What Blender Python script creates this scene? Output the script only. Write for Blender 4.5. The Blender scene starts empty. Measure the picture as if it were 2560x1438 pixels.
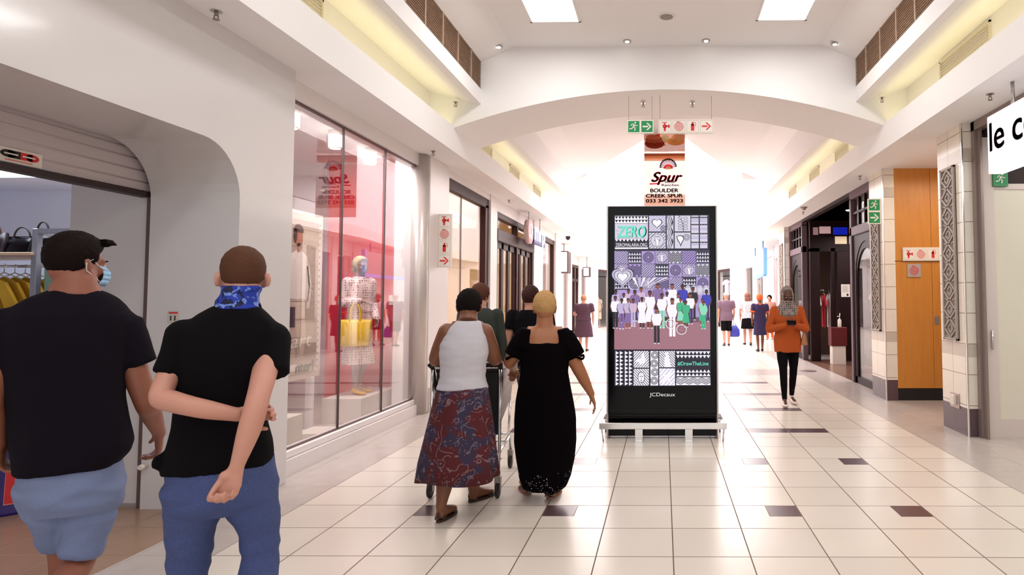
import bpy, math, random
import numpy as np
from mathutils import Vector, Matrix, noise
random.seed(7)
sc = bpy.context.scene
COL = sc.collection
# ------------------------------------------------------------------ camera
F_PX, CX, CY = 1564.4, 1638.6, 672.2
PITCH, YAW, ROLL, CAM_H = 0.0479, 0.01219, -0.00263, 1.4987
cam_d = bpy.data.cameras.new('camera'); cam = bpy.data.objects.new('camera', cam_d); COL.objects.link(cam)
_f = Vector((-math.sin(YAW)*math.cos(PITCH), math.cos(YAW)*math.cos(PITCH), math.sin(PITCH)))
_r = Vector((math.cos(YAW), math.sin(YAW), 0)); _u = _r.cross(_f)
_c, _s = math.cos(ROLL), math.sin(ROLL)
CR, CU = _c*_r + _s*_u, -_s*_r + _c*_u
M = Matrix((CR, CU, -_f)).transposed().to_4x4(); M.translation = Vector((0, 0, CAM_H))
cam.matrix_world = M
cam_d.sensor_fit = 'HORIZONTAL'; cam_d.sensor_width = 36
cam_d.lens = F_PX*36/2560
cam_d.shift_x = (1280-CX)/2560; cam_d.shift_y = (CY-719)/2560
cam_d.clip_start = 0.05; cam_d.clip_end = 200
sc.camera = cam
def pt(u, v, y):
    """point of the place seen at a pixel of the photograph, on the plane y"""
    d = _f + CR*((u-CX)/F_PX) - CU*((v-CY)/F_PX)
    return Vector((0, 0, CAM_H)) + d*(y/d.y)
# ------------------------------------------------------------------ view, world, lights
sc.view_settings.view_transform = 'Standard'; sc.view_settings.look = 'None'
sc.view_settings.gamma = 1; sc.view_settings.use_curve_mapping = False
sc.view_settings.exposure = -0.17
cy = sc.cycles
cy.use_denoising = True; cy.max_bounces = 8; cy.diffuse_bounces = 6; cy.glossy_bounces = 4
cy.transmission_bounces = 6; cy.transparent_max_bounces = 12; cy.sample_clamp_indirect = 8.0
cy.caustics_reflective = False; cy.caustics_refractive = False
w = bpy.data.worlds.new('World'); sc.world = w; w.use_nodes = True
w.node_tree.nodes['Background'].inputs[0].default_value = (0.95, 0.985, 1.0, 1)
w.node_tree.nodes['Background'].inputs[1].default_value = 1.5
def area(name, loc, rot, sx, sy, power, col, spread=math.pi):
    l = bpy.data.lights.new(name, 'AREA'); l.shape = 'RECTANGLE'; l.size = sx; l.size_y = sy
    l.energy = power; l.color = col; l.spread = spread
    o = bpy.data.objects.new(name, l); o.location = loc; o.rotation_euler = rot; COL.objects.link(o); return o
def spot(name, loc, rot, power, col, ang, blend=0.5, rad=0.03):
    l = bpy.data.lights.new(name, 'SPOT'); l.energy = power; l.color = col; l.spot_size = ang; l.spot_blend = blend
    l.shadow_soft_size = rad
    o = bpy.data.objects.new(name, l); o.location = loc; o.rotation_euler = rot; COL.objects.link(o); return o
# daylight above the atrium opening
area('skylight_far', (0.05, 25.5, 6.6), (0, 0, 0), 7.0, 16.0, 1200, (1.0, 0.94, 0.965))
area('skylight_near', (0.05, 15.6, 5.6), (0, 0, 0), 2.6, 3.4, 170, (1.0, 0.92, 0.95))
# ceiling light panels over the front stretch (the same rows of panels go on behind the viewer)
for lx in (-1.27, 1.41):
    for ly in (6.65, 3.6, 0.6, -2.4):
        area('panel_light', (lx, ly, 4.77), (0, 0, 0), 0.52, 1.2, 28, (0.99, 0.985, 0.98))
for sx_ in (-1, 1):
    for y0, y1, pw in ((-4, 8.0, 20), (9.4, 19.0, 14)):
        x = -2.86 if sx_ < 0 else 3.0
        area('cove_light', (x, (y0+y1)/2, 3.66), (math.pi, 0, 0), 0.08, y1-y0, pw, (1.0, 0.88, 0.42))
for x in (-2.1, -0.45, 0.56, 2.2):
    spot('downlight_beam', (x, 7.83, 4.76), (math.radians(-3), 0, 0), 10, (1, 0.97, 0.95), math.radians(50), 0.8)
# lights inside the shops
area('shop_light_left', (-5.6, 5.3, 3.2), (0, 0, 0), 2.0, 1.1, 75, (0.80, 0.87, 1.0))
area('shop_light_window', (-3.75, 6.9, 3.38), (0, 0, 0), 0.5, 2.6, 110, (1.0, 0.93, 0.92))
area('shop_light_warm', (-4.4, 11.5, 3.1), (0, 0, 0), 1.2, 5.0, 170, (1.0, 0.86, 0.62))
area('shop_light_dark', (4.9, 12.5, 3.0), (0, 0, 0), 1.4, 4.0, 130, (1.0, 0.9, 0.88))
area('shop_light_right', (4.7, 5.0, 3.2), (0, 0, 0), 1.6, 3.2, 60, (1.0, 0.97, 0.92))
area('shop_light_far_left', (-4.6, 19.0, 3.1), (0, 0, 0), 1.2, 6.0, 150, (1.0, 0.92, 0.9))
area('shop_light_far_right', (4.9, 20.0, 3.1), (0, 0, 0), 1.0, 6.0, 120, (1.0, 0.92, 0.92))
area('passage_light', (4.2, 8.2, 3.3), (0, 0, 0), 1.2, 1.0, 26, (1.0, 0.86, 0.7))

# ------------------------------------------------------------------ materials
MATS = {}
def mat(name, col, rough=0.6, metal=0.0, emit=None, es=0.0, bump=0.0, bscale=60, var=0.0, vscale=6, spec=0.5, coat=0.0, sub=0.0, alpha=1.0):
    if name in MATS: return MATS[name]
    m = bpy.data.materials.new(name); m.use_nodes = True; nt = m.node_tree; b = nt.nodes['Principled BSDF']
    c = (*col, 1)
    b.inputs['Base Color'].default_value = c; b.inputs['Roughness'].default_value = rough
    b.inputs['Metallic'].default_value = metal; b.inputs['Specular IOR Level'].default_value = spec
    if coat: b.inputs['Coat Weight'].default_value = coat; b.inputs['Coat Roughness'].default_value = 0.08
    if sub:
        b.inputs['Subsurface Weight'].default_value = sub; b.inputs['Subsurface Scale'].default_value = 0.02
        b.inputs['Subsurface Radius'].default_value = (1, 0.35, 0.2)
    if emit: b.inputs['Emission Color'].default_value = (*emit, 1); b.inputs['Emission Strength'].default_value = es
    if alpha < 1: b.inputs['Alpha'].default_value = alpha
    tc = None
    if bump or var:
        tc = nt.nodes.new('ShaderNodeTexCoord')
    if var:
        n = nt.nodes.new('ShaderNodeTexNoise'); n.inputs['Scale'].default_value = vscale; n.inputs['Detail'].default_value = 4
        nt.links.new(tc.outputs['Object'], n.inputs['Vector'])
        r = nt.nodes.new('ShaderNodeMix'); r.data_type = 'RGBA'
        r.inputs[6].default_value = tuple(max(0, x*(1-var)) for x in col)+(1,); r.inputs[7].default_value = tuple(min(1, x*(1+var)) for x in col)+(1,)
        nt.links.new(n.outputs['Fac'], r.inputs[0]); nt.links.new(r.outputs[2], b.inputs['Base Color'])
    if bump:
        n = nt.nodes.new('ShaderNodeTexNoise'); n.inputs['Scale'].default_value = bscale; n.inputs['Detail'].default_value = 3
        nt.links.new(tc.outputs['Object'], n.inputs['Vector'])
        bp = nt.nodes.new('ShaderNodeBump'); bp.inputs['Strength'].default_value = bump; bp.inputs['Distance'].default_value = 0.01
        nt.links.new(n.outputs['Fac'], bp.inputs['Height']); nt.links.new(bp.outputs['Normal'], b.inputs['Normal'])
    MATS[name] = m; return m
def srgb(r, g, b):
    f = lambda c: (c/255/12.92) if c/255 <= 0.04045 else ((c/255+0.055)/1.055)**2.4
    return (f(r), f(g), f(b))
class NT:
    """small helper that wires math nodes"""
    def __init__(s, m): s.nt = m.node_tree; s.b = s.nt.nodes['Principled BSDF']
    def math(s, op, a, b=None, c=None):
        n = s.nt.nodes.new('ShaderNodeMath'); n.operation = op
        for i, v in enumerate((a, b, c)):
            if v is None: continue
            if isinstance(v, (int, float)): n.inputs[i].default_value = v
            else: s.nt.links.new(v, n.inputs[i])
        return n.outputs[0]
    def xyz(s):
        tc = s.nt.nodes.new('ShaderNodeTexCoord'); sp = s.nt.nodes.new('ShaderNodeSeparateXYZ')
        s.nt.links.new(tc.outputs['Object'], sp.inputs[0]); s.tc = tc; return sp.outputs
    def mix(s, f, a, b):
        n = s.nt.nodes.new('ShaderNodeMix'); n.data_type = 'RGBA'
        for i, v in ((0, f), (6, a), (7, b)):
            if isinstance(v, tuple): n.inputs[i].default_value = (*v, 1) if len(v) == 3 else v
            elif isinstance(v, (int, float)): n.inputs[i].default_value = v
            else: s.nt.links.new(v, n.inputs[i])
        return n.outputs[2]
    def noise(s, scale, detail=3, vec=None, rough=0.5, dist=0):
        n = s.nt.nodes.new('ShaderNodeTexNoise'); n.inputs['Scale'].default_value = scale; n.inputs['Detail'].default_value = detail
        n.inputs['Roughness'].default_value = rough; n.inputs['Distortion'].default_value = dist
        s.nt.links.new(vec or s.tc.outputs['Object'], n.inputs['Vector']); return n.outputs['Fac']
    def color(s, o): s.nt.links.new(o, s.b.inputs['Base Color'])
    def bump(s, o, st=0.3, dist=0.01):
        bp = s.nt.nodes.new('ShaderNodeBump'); bp.inputs['Strength'].default_value = st; bp.inputs['Distance'].default_value = dist
        s.nt.links.new(o, bp.inputs['Height']); s.nt.links.new(bp.outputs['Normal'], s.b.inputs['Normal'])
WHITE = mat('white_plaster', srgb(238, 236, 236), 0.75)
GLOSSW = mat('glossy_white_panel', srgb(216, 212, 212), 0.16, bump=0.05, bscale=14, coat=0.3)
FRAMEW = mat('white_frame', srgb(232, 225, 224), 0.4)
CREAMP = mat('cove_plaster', srgb(232, 224, 205), 0.8)
SILVER = mat('brushed_silver', srgb(190, 184, 180), 0.3, 0.85)
GREYM = mat('grey_metal', srgb(150, 140, 132), 0.45, 0.6)
CHROME = mat('chrome', (0.75, 0.74, 0.74), 0.18, 1.0)
BLACKG = mat('black_gloss', srgb(5, 2, 5), 0.14, spec=.2)
BLACKM = mat('black_matt', srgb(18, 14, 16), 0.6)
BROWNF = mat('dark_brown_frame', srgb(62, 38, 38), 0.5, spec=.22)
DARKW = mat('dark_wood', srgb(34, 14, 16), 0.45, var=0.25, vscale=5, spec=.2)
PURPF = mat('purple_grey_frame', srgb(104, 84, 92), 0.5, spec=.3)
RED = mat('red_paint', srgb(200, 20, 30), 0.5)
SIGNW = mat('sign_white', srgb(235, 228, 218), 0.5)
SIGNG = mat('sign_green', srgb(10, 140, 80), 0.5)
SIGNR = mat('sign_red', srgb(215, 35, 40), 0.5)
YEL = mat('mustard_cotton', srgb(205, 160, 40), 0.85, bump=0.3, bscale=25)
LIGHTP = mat('light_panel_glow', (1, 1, 1), 0.5, emit=(1, 0.95, 0.9), es=5.0)
LAMPG = mat('lamp_glow', (1, 1, 1), 0.5, emit=(1, 0.94, 0.85), es=12.0)
WARMG = mat('warm_strip_glow', (1, 1, 1), 0.5, emit=(1, 0.85, 0.5), es=3.0)
SKYG = mat('sky_glow', (1, 1, 1), 0.5, emit=(1, 0.96, 0.97), es=3.0)
def glass_mat(name, tint=(1, 1, 1), ior=1.5, boost=1.0):
    m = bpy.data.materials.new(name); m.use_nodes = True; nt = m.node_tree; nt.nodes.clear()
    o = nt.nodes.new('ShaderNodeOutputMaterial'); t = nt.nodes.new('ShaderNodeBsdfTransparent'); g = nt.nodes.new('ShaderNodeBsdfGlossy')
    t.inputs[0].default_value = (*tint, 1); g.inputs['Roughness'].default_value = 0.0
    fr = nt.nodes.new('ShaderNodeFresnel'); fr.inputs[0].default_value = ior
    mu = nt.nodes.new('ShaderNodeMath'); mu.operation = 'MULTIPLY'; mu.inputs[1].default_value = boost; mu.use_clamp = True
    mx = nt.nodes.new('ShaderNodeMixShader')
    nt.links.new(fr.outputs[0], mu.inputs[0]); nt.links.new(mu.outputs[0], mx.inputs[0]); nt.links.new(t.outputs[0], mx.inputs[1]); nt.links.new(g.outputs[0], mx.inputs[2]); nt.links.new(mx.outputs[0], o.inputs[0])
    MATS[name] = m; return m
GLASS = glass_mat('window_glass', (0.96, 0.95, 0.95), 1.5, 0.30)

# ------------------------------------------------------------------ mesh builder
class MB:
    def __init__(s): s.v = []; s.f = []; s.m = []; s.smooth = []
    def add(s, vs, fs, m=0, smooth=False):
        o = len(s.v); s.v += [tuple(p) for p in vs]
        for f in fs: s.f.append([i+o for i in f]); s.m.append(m); s.smooth.append(smooth)
        return s
    def box(s, x0, y0, z0, x1, y1, z1, m=0, b=0.0):
        if x1 < x0: x0, x1 = x1, x0
        if y1 < y0: y0, y1 = y1, y0
        if z1 < z0: z0, z1 = z1, z0
        if b > 0:
            b = min(b, (x1-x0)*.45, (y1-y0)*.45, (z1-z0)*.45)
            vs = []; 
            for (ix, iy, iz) in [(a, c, d) for d in (0, 1) for c in (0, 1) for a in (0, 1)]:
                X = (x0, x1)[ix]; Y = (y0, y1)[iy]; Z = (z0, z1)[iz]; sx = (b, -b)[ix]; sy = (b, -b)[iy]; sz = (b, -b)[iz]
                vs += [(X, Y+sy, Z+sz), (X+sx, Y, Z+sz), (X+sx, Y+sy, Z)]
            I = lambda a, c, d: ((d*2+c)*2+a)*3
            fs = []
            for d in (0, 1):
                q = [I(0, 0, d)+2, I(1, 0, d)+2, I(1, 1, d)+2, I(0, 1, d)+2]; fs.append(q if d else q[::-1])
            for c in (0, 1):
                q = [I(0, c, 0)+1, I(1, c, 0)+1, I(1, c, 1)+1, I(0, c, 1)+1]; fs.append(q[::-1] if c else q)
            for a in (0, 1):
                q = [I(a, 0, 0), I(a, 1, 0), I(a, 1, 1), I(a, 0, 1)]; fs.append(q if a else q[::-1])
            for a in (0, 1):
                for c in (0, 1):
                    i, j = I(a, c, 0), I(a, c, 1); fs.append([i, i+1, j+1, j] if (a == c) else [i+1, i, j, j+1])
            for a in (0, 1):
                for d in (0, 1):
                    i, j = I(a, 0, d), I(a, 1, d); fs.append([i, i+2, j+2, j] if (a != d) else [i+2, i, j, j+2])
            for c in (0, 1):
                for d in (0, 1):
                    i, j = I(0, c, d), I(1, c, d); fs.append([i+1, i+2, j+2, j+1] if (c == d) else [i+2, i+1, j+1, j+2])
            for a in (0, 1):
                for c in (0, 1):
                    for d in (0, 1):
                        i = I(a, c, d); fs.append([i, i+1, i+2] if (a+c+d) % 2 else [i+2, i+1, i])
            return s.add(vs, fs, m)
        vs = [(x0, y0, z0), (x1, y0, z0), (x1, y1, z0), (x0, y1, z0), (x0, y0, z1), (x1, y0, z1), (x1, y1, z1), (x0, y1, z1)]
        return s.add(vs, [[3, 2, 1, 0], [4, 5, 6, 7], [0, 1, 5, 4], [1, 2, 6, 5], [2, 3, 7, 6], [3, 0, 4, 7]], m)
    def prism(s, pts, axis, a, b, m=0, smooth=False):
        """2-D outline pushed from a to b along an axis ('x': pts are (y,z); 'y': (x,z); 'z': (x,y))"""
        n = len(pts); mk = {'x': lambda p, t: (t, p[0], p[1]), 'y': lambda p, t: (p[0], t, p[1]), 'z': lambda p, t: (p[0], p[1], t)}[axis]
        vs = [mk(p, a) for p in pts]+[mk(p, b) for p in pts]
        s.add(vs, [list(range(n))[::-1], list(range(n, 2*n))], m)
        o = len(s.v)-2*n
        for i in range(n):
            j = (i+1) % n; s.f.append([o+i, o+j, o+n+j, o+n+i]); s.m.append(m); s.smooth.append(smooth)
        return s
    def strip(s, A, B, m=0, smooth=False):
        n = len(A); return s.add(list(A)+list(B), [[i, i+1, n+i+1, n+i] for i in range(n-1)], m, smooth)
    def tube(s, pts, rad, n=12, m=0, cap=True, smooth=True, flat=None):
        pts = [Vector(p) for p in pts]
        if isinstance(rad, (int, float)): rad = [rad]*len(pts)
        rings = []; up = None
        for i, p in enumerate(pts):
            t = (pts[min(i+1, len(pts)-1)]-pts[max(i-1, 0)]).normalized()
            if up is None:
                up = Vector(flat) if flat is not None else (Vector((0, 0, 1)) if abs(t.z) < .9 else Vector((0, 1, 0)))
            a = t.cross(up).normalized(); bvec = a.cross(t).normalized(); up = bvec
            r = rad[i]; ra, rb = (r if isinstance(r, tuple) else (r, r))
            rings.append([p + a*(ra*math.cos(2*math.pi*k/n)) + bvec*(rb*math.sin(2*math.pi*k/n)) for k in range(n)])
        vs = [q for r in rings for q in r]; fs = []
        for i in range(len(rings)-1):
            for k in range(n):
                l = (k+1) % n; fs.append([i*n+k, i*n+l, (i+1)*n+l, (i+1)*n+k][::-1])
        s.add(vs, fs, m, smooth)
        if cap:
            o = len(s.v)-len(vs)
            s.f.append([o+k for k in range(n)]); s.m.append(m); s.smooth.append(False)
            s.f.append([o+(len(rings)-1)*n+k for k in range(n)][::-1]); s.m.append(m); s.smooth.append(False)
        return s
    def lathe(s, c, prof, n=24, m=0, ax='z', smooth=True):
        vs = []; fs = []
        for r, h in prof:
            for k in range(n):
                a = 2*math.pi*k/n; p, q = r*math.cos(a), r*math.sin(a)
                vs.append({'z': (c[0]+p, c[1]+q, c[2]+h), 'y': (c[0]+p, c[1]+h, c[2]+q), 'x': (c[0]+h, c[1]+p, c[2]+q)}[ax])
        L = len(prof)
        for i in range(L-1):
            for k in range(n):
                l = (k+1) % n; fs.append([i*n+k, i*n+l, (i+1)*n+l, (i+1)*n+k])
        s.add(vs, fs, m, smooth); o = len(s.v)-len(vs)
        s.f.append([o+k for k in range(n)][::-1]); s.m.append(m); s.smooth.append(False)
        s.f.append([o+(L-1)*n+k for k in range(n)]); s.m.append(m); s.smooth.append(False)
        return s
    def ell(s, c, r, R=None, n=16, k=10, m=0):
        """ellipsoid"""
        vs = [Vector((0, 0, r[2]))]; fs = []
        for i in range(1, k):
            th = math.pi*i/k
            for j in range(n):
                a = 2*math.pi*j/n; vs.append(Vector((r[0]*math.sin(th)*math.cos(a), r[1]*math.sin(th)*math.sin(a), r[2]*math.cos(th))))
        vs.append(Vector((0, 0, -r[2])))
        for j in range(n): fs.append([0, 1+j, 1+(j+1) % n])
        for i in range(k-2):
            for j in range(n):
                a = 1+i*n+j; b_ = 1+i*n+(j+1) % n; fs.append([a, a+n, b_+n, b_])
        L = len(vs)-1
        for j in range(n): fs.append([L, L-n+(j+1) % n, L-n+j])
        if R is not None: vs = [R @ p for p in vs]
        c = Vector(c); return s.add([p+c for p in vs], fs, m, True)
    def loft(s, st, n=28, m=0, e=2.2, dirx=(1, 0, 0)):
        """rings (centre, half width, half depth[, yaw]) stacked; closed at both ends"""
        vs = []; fs = []
        for q in st:
            c, hw, hd = Vector(q[0]), q[1], q[2]; yaw = q[3] if len(q) > 3 else 0
            for k in range(n):
                a = 2*math.pi*k/n; ca, sa = math.cos(a), math.sin(a)
                x = hw*math.copysign(abs(ca)**(2/e), ca); y = hd*math.copysign(abs(sa)**(2/e), sa)
                vs.append(c+Vector((x*math.cos(yaw)-y*math.sin(yaw), x*math.sin(yaw)+y*math.cos(yaw), 0)))
        for i in range(len(st)-1):
            for k in range(n):
                l = (k+1) % n; fs.append([i*n+k, i*n+l, (i+1)*n+l, (i+1)*n+k])
        up = st[-1][0][2] > st[0][0][2]
        if not up: fs = [f[::-1] for f in fs]
        s.add(vs, fs, m, True); o = len(s.v)-len(vs); a = [o+k for k in range(n)]; b = [o+(len(st)-1)*n+k for k in range(n)]
        s.f += [a[::-1] if up else a, b if up else b[::-1]]; s.m += [m, m]; s.smooth += [False, False]
        return s
    def mesh(s, name, mats):
        me = bpy.data.meshes.new(name); me.from_pydata(s.v, [], s.f)
        for m_ in (mats if isinstance(mats, (list, tuple)) else [mats]): me.materials.append(m_)
        me.polygons.foreach_set('material_index', s.m); me.polygons.foreach_set('use_smooth', s.smooth); me.update(); return me
    def build(s, name, mats, parent=None, loc=None, rz=0.0, props=None):
        o = bpy.data.objects.new(name, s.mesh(name, mats)); COL.objects.link(o)
        if parent is not None: o.parent = parent
        if loc is not None: o.location = loc
        o.rotation_euler = (0, 0, rz)
        if props: 
            for k_, v_ in props.items(): o[k_] = v_
        return o
def thing(name, label, cat, loc=(0, 0, 0), rz=0, group=None):
    o = bpy.data.objects.new(name, None); COL.objects.link(o); o.location = loc; o.rotation_euler = (0, 0, rz)
    o.empty_display_size = .1; o['label'] = label; o['category'] = cat
    if group: o['group'] = group
    return o
def tag(o, label, cat, group=None, kind=None):
    o['label'] = label; o['category'] = cat
    if group: o['group'] = group
    if kind: o['kind'] = kind
    return o
def struct(name, mb, mats, label=None):
    o = mb.build(name, mats) if isinstance(mb, MB) else mb
    o['kind'] = 'structure'
    if label: o['label'] = label
    return o
def dup(root, loc, rz=0, label=None):
    r = root.copy(); COL.objects.link(r); r.location = loc; r.rotation_euler = (0, 0, rz)
    if label: r['label'] = label
    for ch in list(root.children):
        c = ch.copy(); COL.objects.link(c); c.parent = r
        for g in ch.children: d = g.copy(); COL.objects.link(d); d.parent = c
    return r
# ------------------------------------------------------------------ flat drawing on signs, posters and the screen
_txt = {}
def text_geo(s, bold=0.0):
    k = (s, bold)
    if k not in _txt:
        cu = bpy.data.curves.new('t', 'FONT'); cu.body = s; cu.offset = bold; cu.size = 1
        ob = bpy.data.objects.new('t', cu); COL.objects.link(ob)
        dg = bpy.context.evaluated_depsgraph_get(); me = ob.evaluated_get(dg).to_mesh()
        v = [(q.co.x, q.co.y) for q in me.vertices]; f = [list(p.vertices) for p in me.polygons]
        ob.evaluated_get(dg).to_mesh_clear(); bpy.data.objects.remove(ob); bpy.data.curves.remove(cu)
        _txt[k] = (v, f)
    return _txt[k]
class Canvas:
    """flat coloured shapes in (u, v) units, v downwards, laid on a plane; one mesh, many materials"""
    def __init__(s, o, du, dv, nrm, step=0.0004): s.o = Vector(o); s.du = Vector(du); s.dv = Vector(dv); s.n = Vector(nrm).normalized(); s.mb = MB(); s.mats = []; s.z = 0; s.step = step
    def mi(s, m):
        if m not in s.mats: s.mats.append(m)
        return s.mats.index(m)
    def up(s, k=1): s.z += k
    def P(s, u, v): return s.o + s.du*u + s.dv*v + s.n*(s.step*(s.z+1))
    def poly(s, pts, m):
        P_ = [s.P(*p) for p in pts]; a = sum((P_[i]-P_[0]).cross(P_[(i+1) % len(P_)]-P_[0]).dot(s.n) for i in range(len(P_)))
        s.mb.add(P_, [list(range(len(P_)))] if a > 0 else [list(range(len(P_)))[::-1]], s.mi(m)); return s
    def rect(s, u0, v0, u1, v1, m): return s.poly([(u0, v0), (u1, v0), (u1, v1), (u0, v1)], m)
    def disc(s, u, v, r, m, r2=None, n=20, a0=0, a1=2*math.pi):
        r2 = r2 or r; return s.poly([(u+r*math.cos(a0+(a1-a0)*i/n), v+r2*math.sin(a0+(a1-a0)*i/n)) for i in range(n + (0 if a1-a0 > 6.28 else 1))], m)
    def line(s, pts, w, m):
        for (a, b), (c, d) in zip(pts[:-1], pts[1:]):
            L = math.hypot(c-a, d-b) or 1; nx, ny = -(d-b)/L*w/2, (c-a)/L*w/2
            s.poly([(a+nx, b+ny), (c+nx, d+ny), (c-nx, d-ny), (a-nx, b-ny)], m)
        return s
    def ring(s, u, v, r, w, m, n=24): 
        return s.line([(u+r*math.cos(2*math.pi*i/n), v+r*math.sin(2*math.pi*i/n)) for i in range(n+1)], w, m)
    def text(s, t, u, v, h, m, width=None, bold=0.0, centre=True, slant=0.0):
        if bold > 0:
            for k in (-1, 1): s.text(t, u+k*bold*h, v, h, m, width, 0.0, centre, slant); s.text(t, u, v+k*bold*h*.6, h, m, width, 0.0, centre, slant)
        vs, fs = text_geo(t, 0.0); x0 = min(a for a, b in vs); x1 = max(a for a, b in vs)
        sy = h/0.72; sx = sy if width is None else width/(x1-x0)
        off = -(x0+x1)/2*sx if centre else -x0*sx
        s.mb.add([s.P(u+off+a*sx+b*slant*sy, v-b*sy) for a, b in vs], fs, s.mi(m)); return s
    def build(s, name, parent=None, props=None):
        return s.mb.build(name, s.mats, parent, props=props)
def pict(c, kind, u, v, S, fg):
    """safety pictogram of size S with its upper left corner at (u, v)"""
    q = lambda *p: [(u+a*S, v+b*S) for a, b in p]
    if kind == 'arrow':
        c.poly(q((.12, .43), (.6, .43), (.6, .57), (.12, .57)), fg); c.poly(q((.42, .18), (.58, .18), (.9, .5), (.74, .5)), fg); c.poly(q((.74, .5), (.9, .5), (.58, .82), (.42, .82)), fg)
    if kind == 'man':
        c.disc(u+.63*S, v+.15*S, .075*S, fg)
        for p, wd in (([(.56, .25), (.46, .52)], .15), ([(.46, .52), (.62, .62), (.58, .86)], .09), ([(.46, .5), (.34, .68), (.12, .70)], .09), ([(.54, .28), (.36, .26), (.24, .42)], .065), ([(.58, .28), (.68, .42), (.84, .42)], .065)):
            c.line(q(*p), wd*S, fg)
    if kind == 'reel':
        for r in (.38, .30, .22, .14, .06): c.ring(u+.5*S, v+.52*S, r*S, .035*S, fg)
        c.line(q((.3, .12), (.55, .12)), .05*S, fg)
    if kind == 'ext':
        c.poly(q((.36, .34), (.64, .34), (.64, .88), (.36, .88)), fg); c.disc(u+.5*S, v+.34*S, .14*S, fg, .1*S); c.rect(u+.45*S, v+.12*S, u+.55*S, v+.3*S, fg)
        c.line(q((.5, .16), (.72, .16), (.78, .34), (.72, .52)), .04*S, fg)
    if kind == 'hyd':
        c.disc(u+.45*S, v+.48*S, .18*S, fg); c.rect(u+.38*S, v+.6*S, u+.54*S, v+.9*S, fg); c.rect(u+.55*S, v+.42*S, u+.76*S, v+.54*S, fg)
        c.rect(u+.74*S, v+.34*S, u+.88*S, v+.62*S, fg); c.rect(u+.22*S, v+.14*S, u+.66*S, v+.2*S, fg); c.rect(u+.41*S, v+.14*S, u+.49*S, v+.34*S, fg)
# ================================================================== THE SETTING
# ---- floor material: cream tiles, grey border, dark insets
TW, GX, GY = 0.45, 0.054, 3.715
def floor_material():
    m = mat('floor_tiles', (.5, .5, .5), 0.27, spec=0.5); n = NT(m); x, y, z = n.xyz(); A = n.math
    u = A('DIVIDE', A('SUBTRACT', x, GX), TW); v = A('DIVIDE', A('SUBTRACT', y, GY), TW)
    ku, kv = A('FLOOR', u), A('FLOOR', v); fu, fv = A('SUBTRACT', u, ku), A('SUBTRACT', v, kv)
    eq = lambda a, b: A('COMPARE', a, b, 0.3); AND = lambda a, b: A('MULTIPLY', a, b); OR = lambda a, b: A('MAXIMUM', a, b)
    gt = lambda a, b: A('GREATER_THAN', a, b); lt = lambda a, b: A('LESS_THAN', a, b)
    edge = A('MINIMUM', A('MINIMUM', fu, A('SUBTRACT', 1, fu)), A('MINIMUM', fv, A('SUBTRACT', 1, fv)))
    far = gt(fv, 0.5); hi = gt(fu, 0.5); lo = lt(fu, 0.5)
    row3 = eq(A('FLOORED_MODULO', kv, 3), 1)
    cols = OR(AND(OR(eq(ku, 1), eq(ku, 3)), hi), AND(OR(eq(ku, -2), eq(ku, -4)), lo))
    inset = AND(AND(row3, AND(far, cols)), lt(kv, 6))
    strip = AND(AND(row3, far), AND(AND(gt(kv, 6), lt(kv, 18.5)), AND(gt(ku, -4.5), lt(ku, 3.5))))
    dark = OR(inset, strip)
    dedge = AND(lt(A('MINIMUM', A('ABSOLUTE', A('SUBTRACT', fu, .5)), A('ABSOLUTE', A('SUBTRACT', fv, .5))), 0.008), inset)
    band = AND(gt(v, 19.2), lt(v, 21.5))
    border = OR(OR(lt(u, -6), gt(u, 6)), band)
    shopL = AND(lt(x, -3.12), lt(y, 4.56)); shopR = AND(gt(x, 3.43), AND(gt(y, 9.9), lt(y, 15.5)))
    wn = n.nt.nodes.new('ShaderNodeTexWhiteNoise'); wn.noise_dimensions = '2D'; cb = n.nt.nodes.new('ShaderNodeCombineXYZ')
    n.nt.links.new(ku, cb.inputs[0]); n.nt.links.new(kv, cb.inputs[1]); n.nt.links.new(cb.outputs[0], wn.inputs['Vector'])
    cream = n.mix(wn.outputs['Value'], srgb(232, 222, 210), srgb(223, 212, 201))
    cream = n.mix(A('MULTIPLY', n.noise(2.5, 3), 0.35), cream, srgb(212, 201, 190))
    grey = n.mix(n.noise(7, 5), srgb(184, 173, 167), srgb(198, 187, 180))
    c = n.mix(border, cream, grey)
    c = n.mix(shopL, c, n.mix(n.noise(5, 4), srgb(150, 118, 96), srgb(164, 132, 108)))
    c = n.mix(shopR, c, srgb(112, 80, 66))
    c = n.mix(dark, c, n.mix(n.noise(9, 3), srgb(80, 58, 66), srgb(92, 70, 76)))
    g = lt(edge, A('ADD', 0.0075, A('MULTIPLY', y, 0.0002)))
    g = OR(g, dedge)
    gm = A('MULTIPLY', g, A('SUBTRACT', 1, A('MULTIPLY', border, 0.55)))
    c = n.mix(gm, c, srgb(112, 88, 76))
    n.color(c)
    n.nt.links.new(A('ADD', 0.25, A('MULTIPLY', g, 0.4)), n.b.inputs['Roughness'])
    n.bump(A('MULTIPLY', g, -1), 0.25, 0.002)
    return m
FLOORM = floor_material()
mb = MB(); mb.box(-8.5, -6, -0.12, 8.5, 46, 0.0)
struct('floor', mb, FLOORM)
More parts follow.
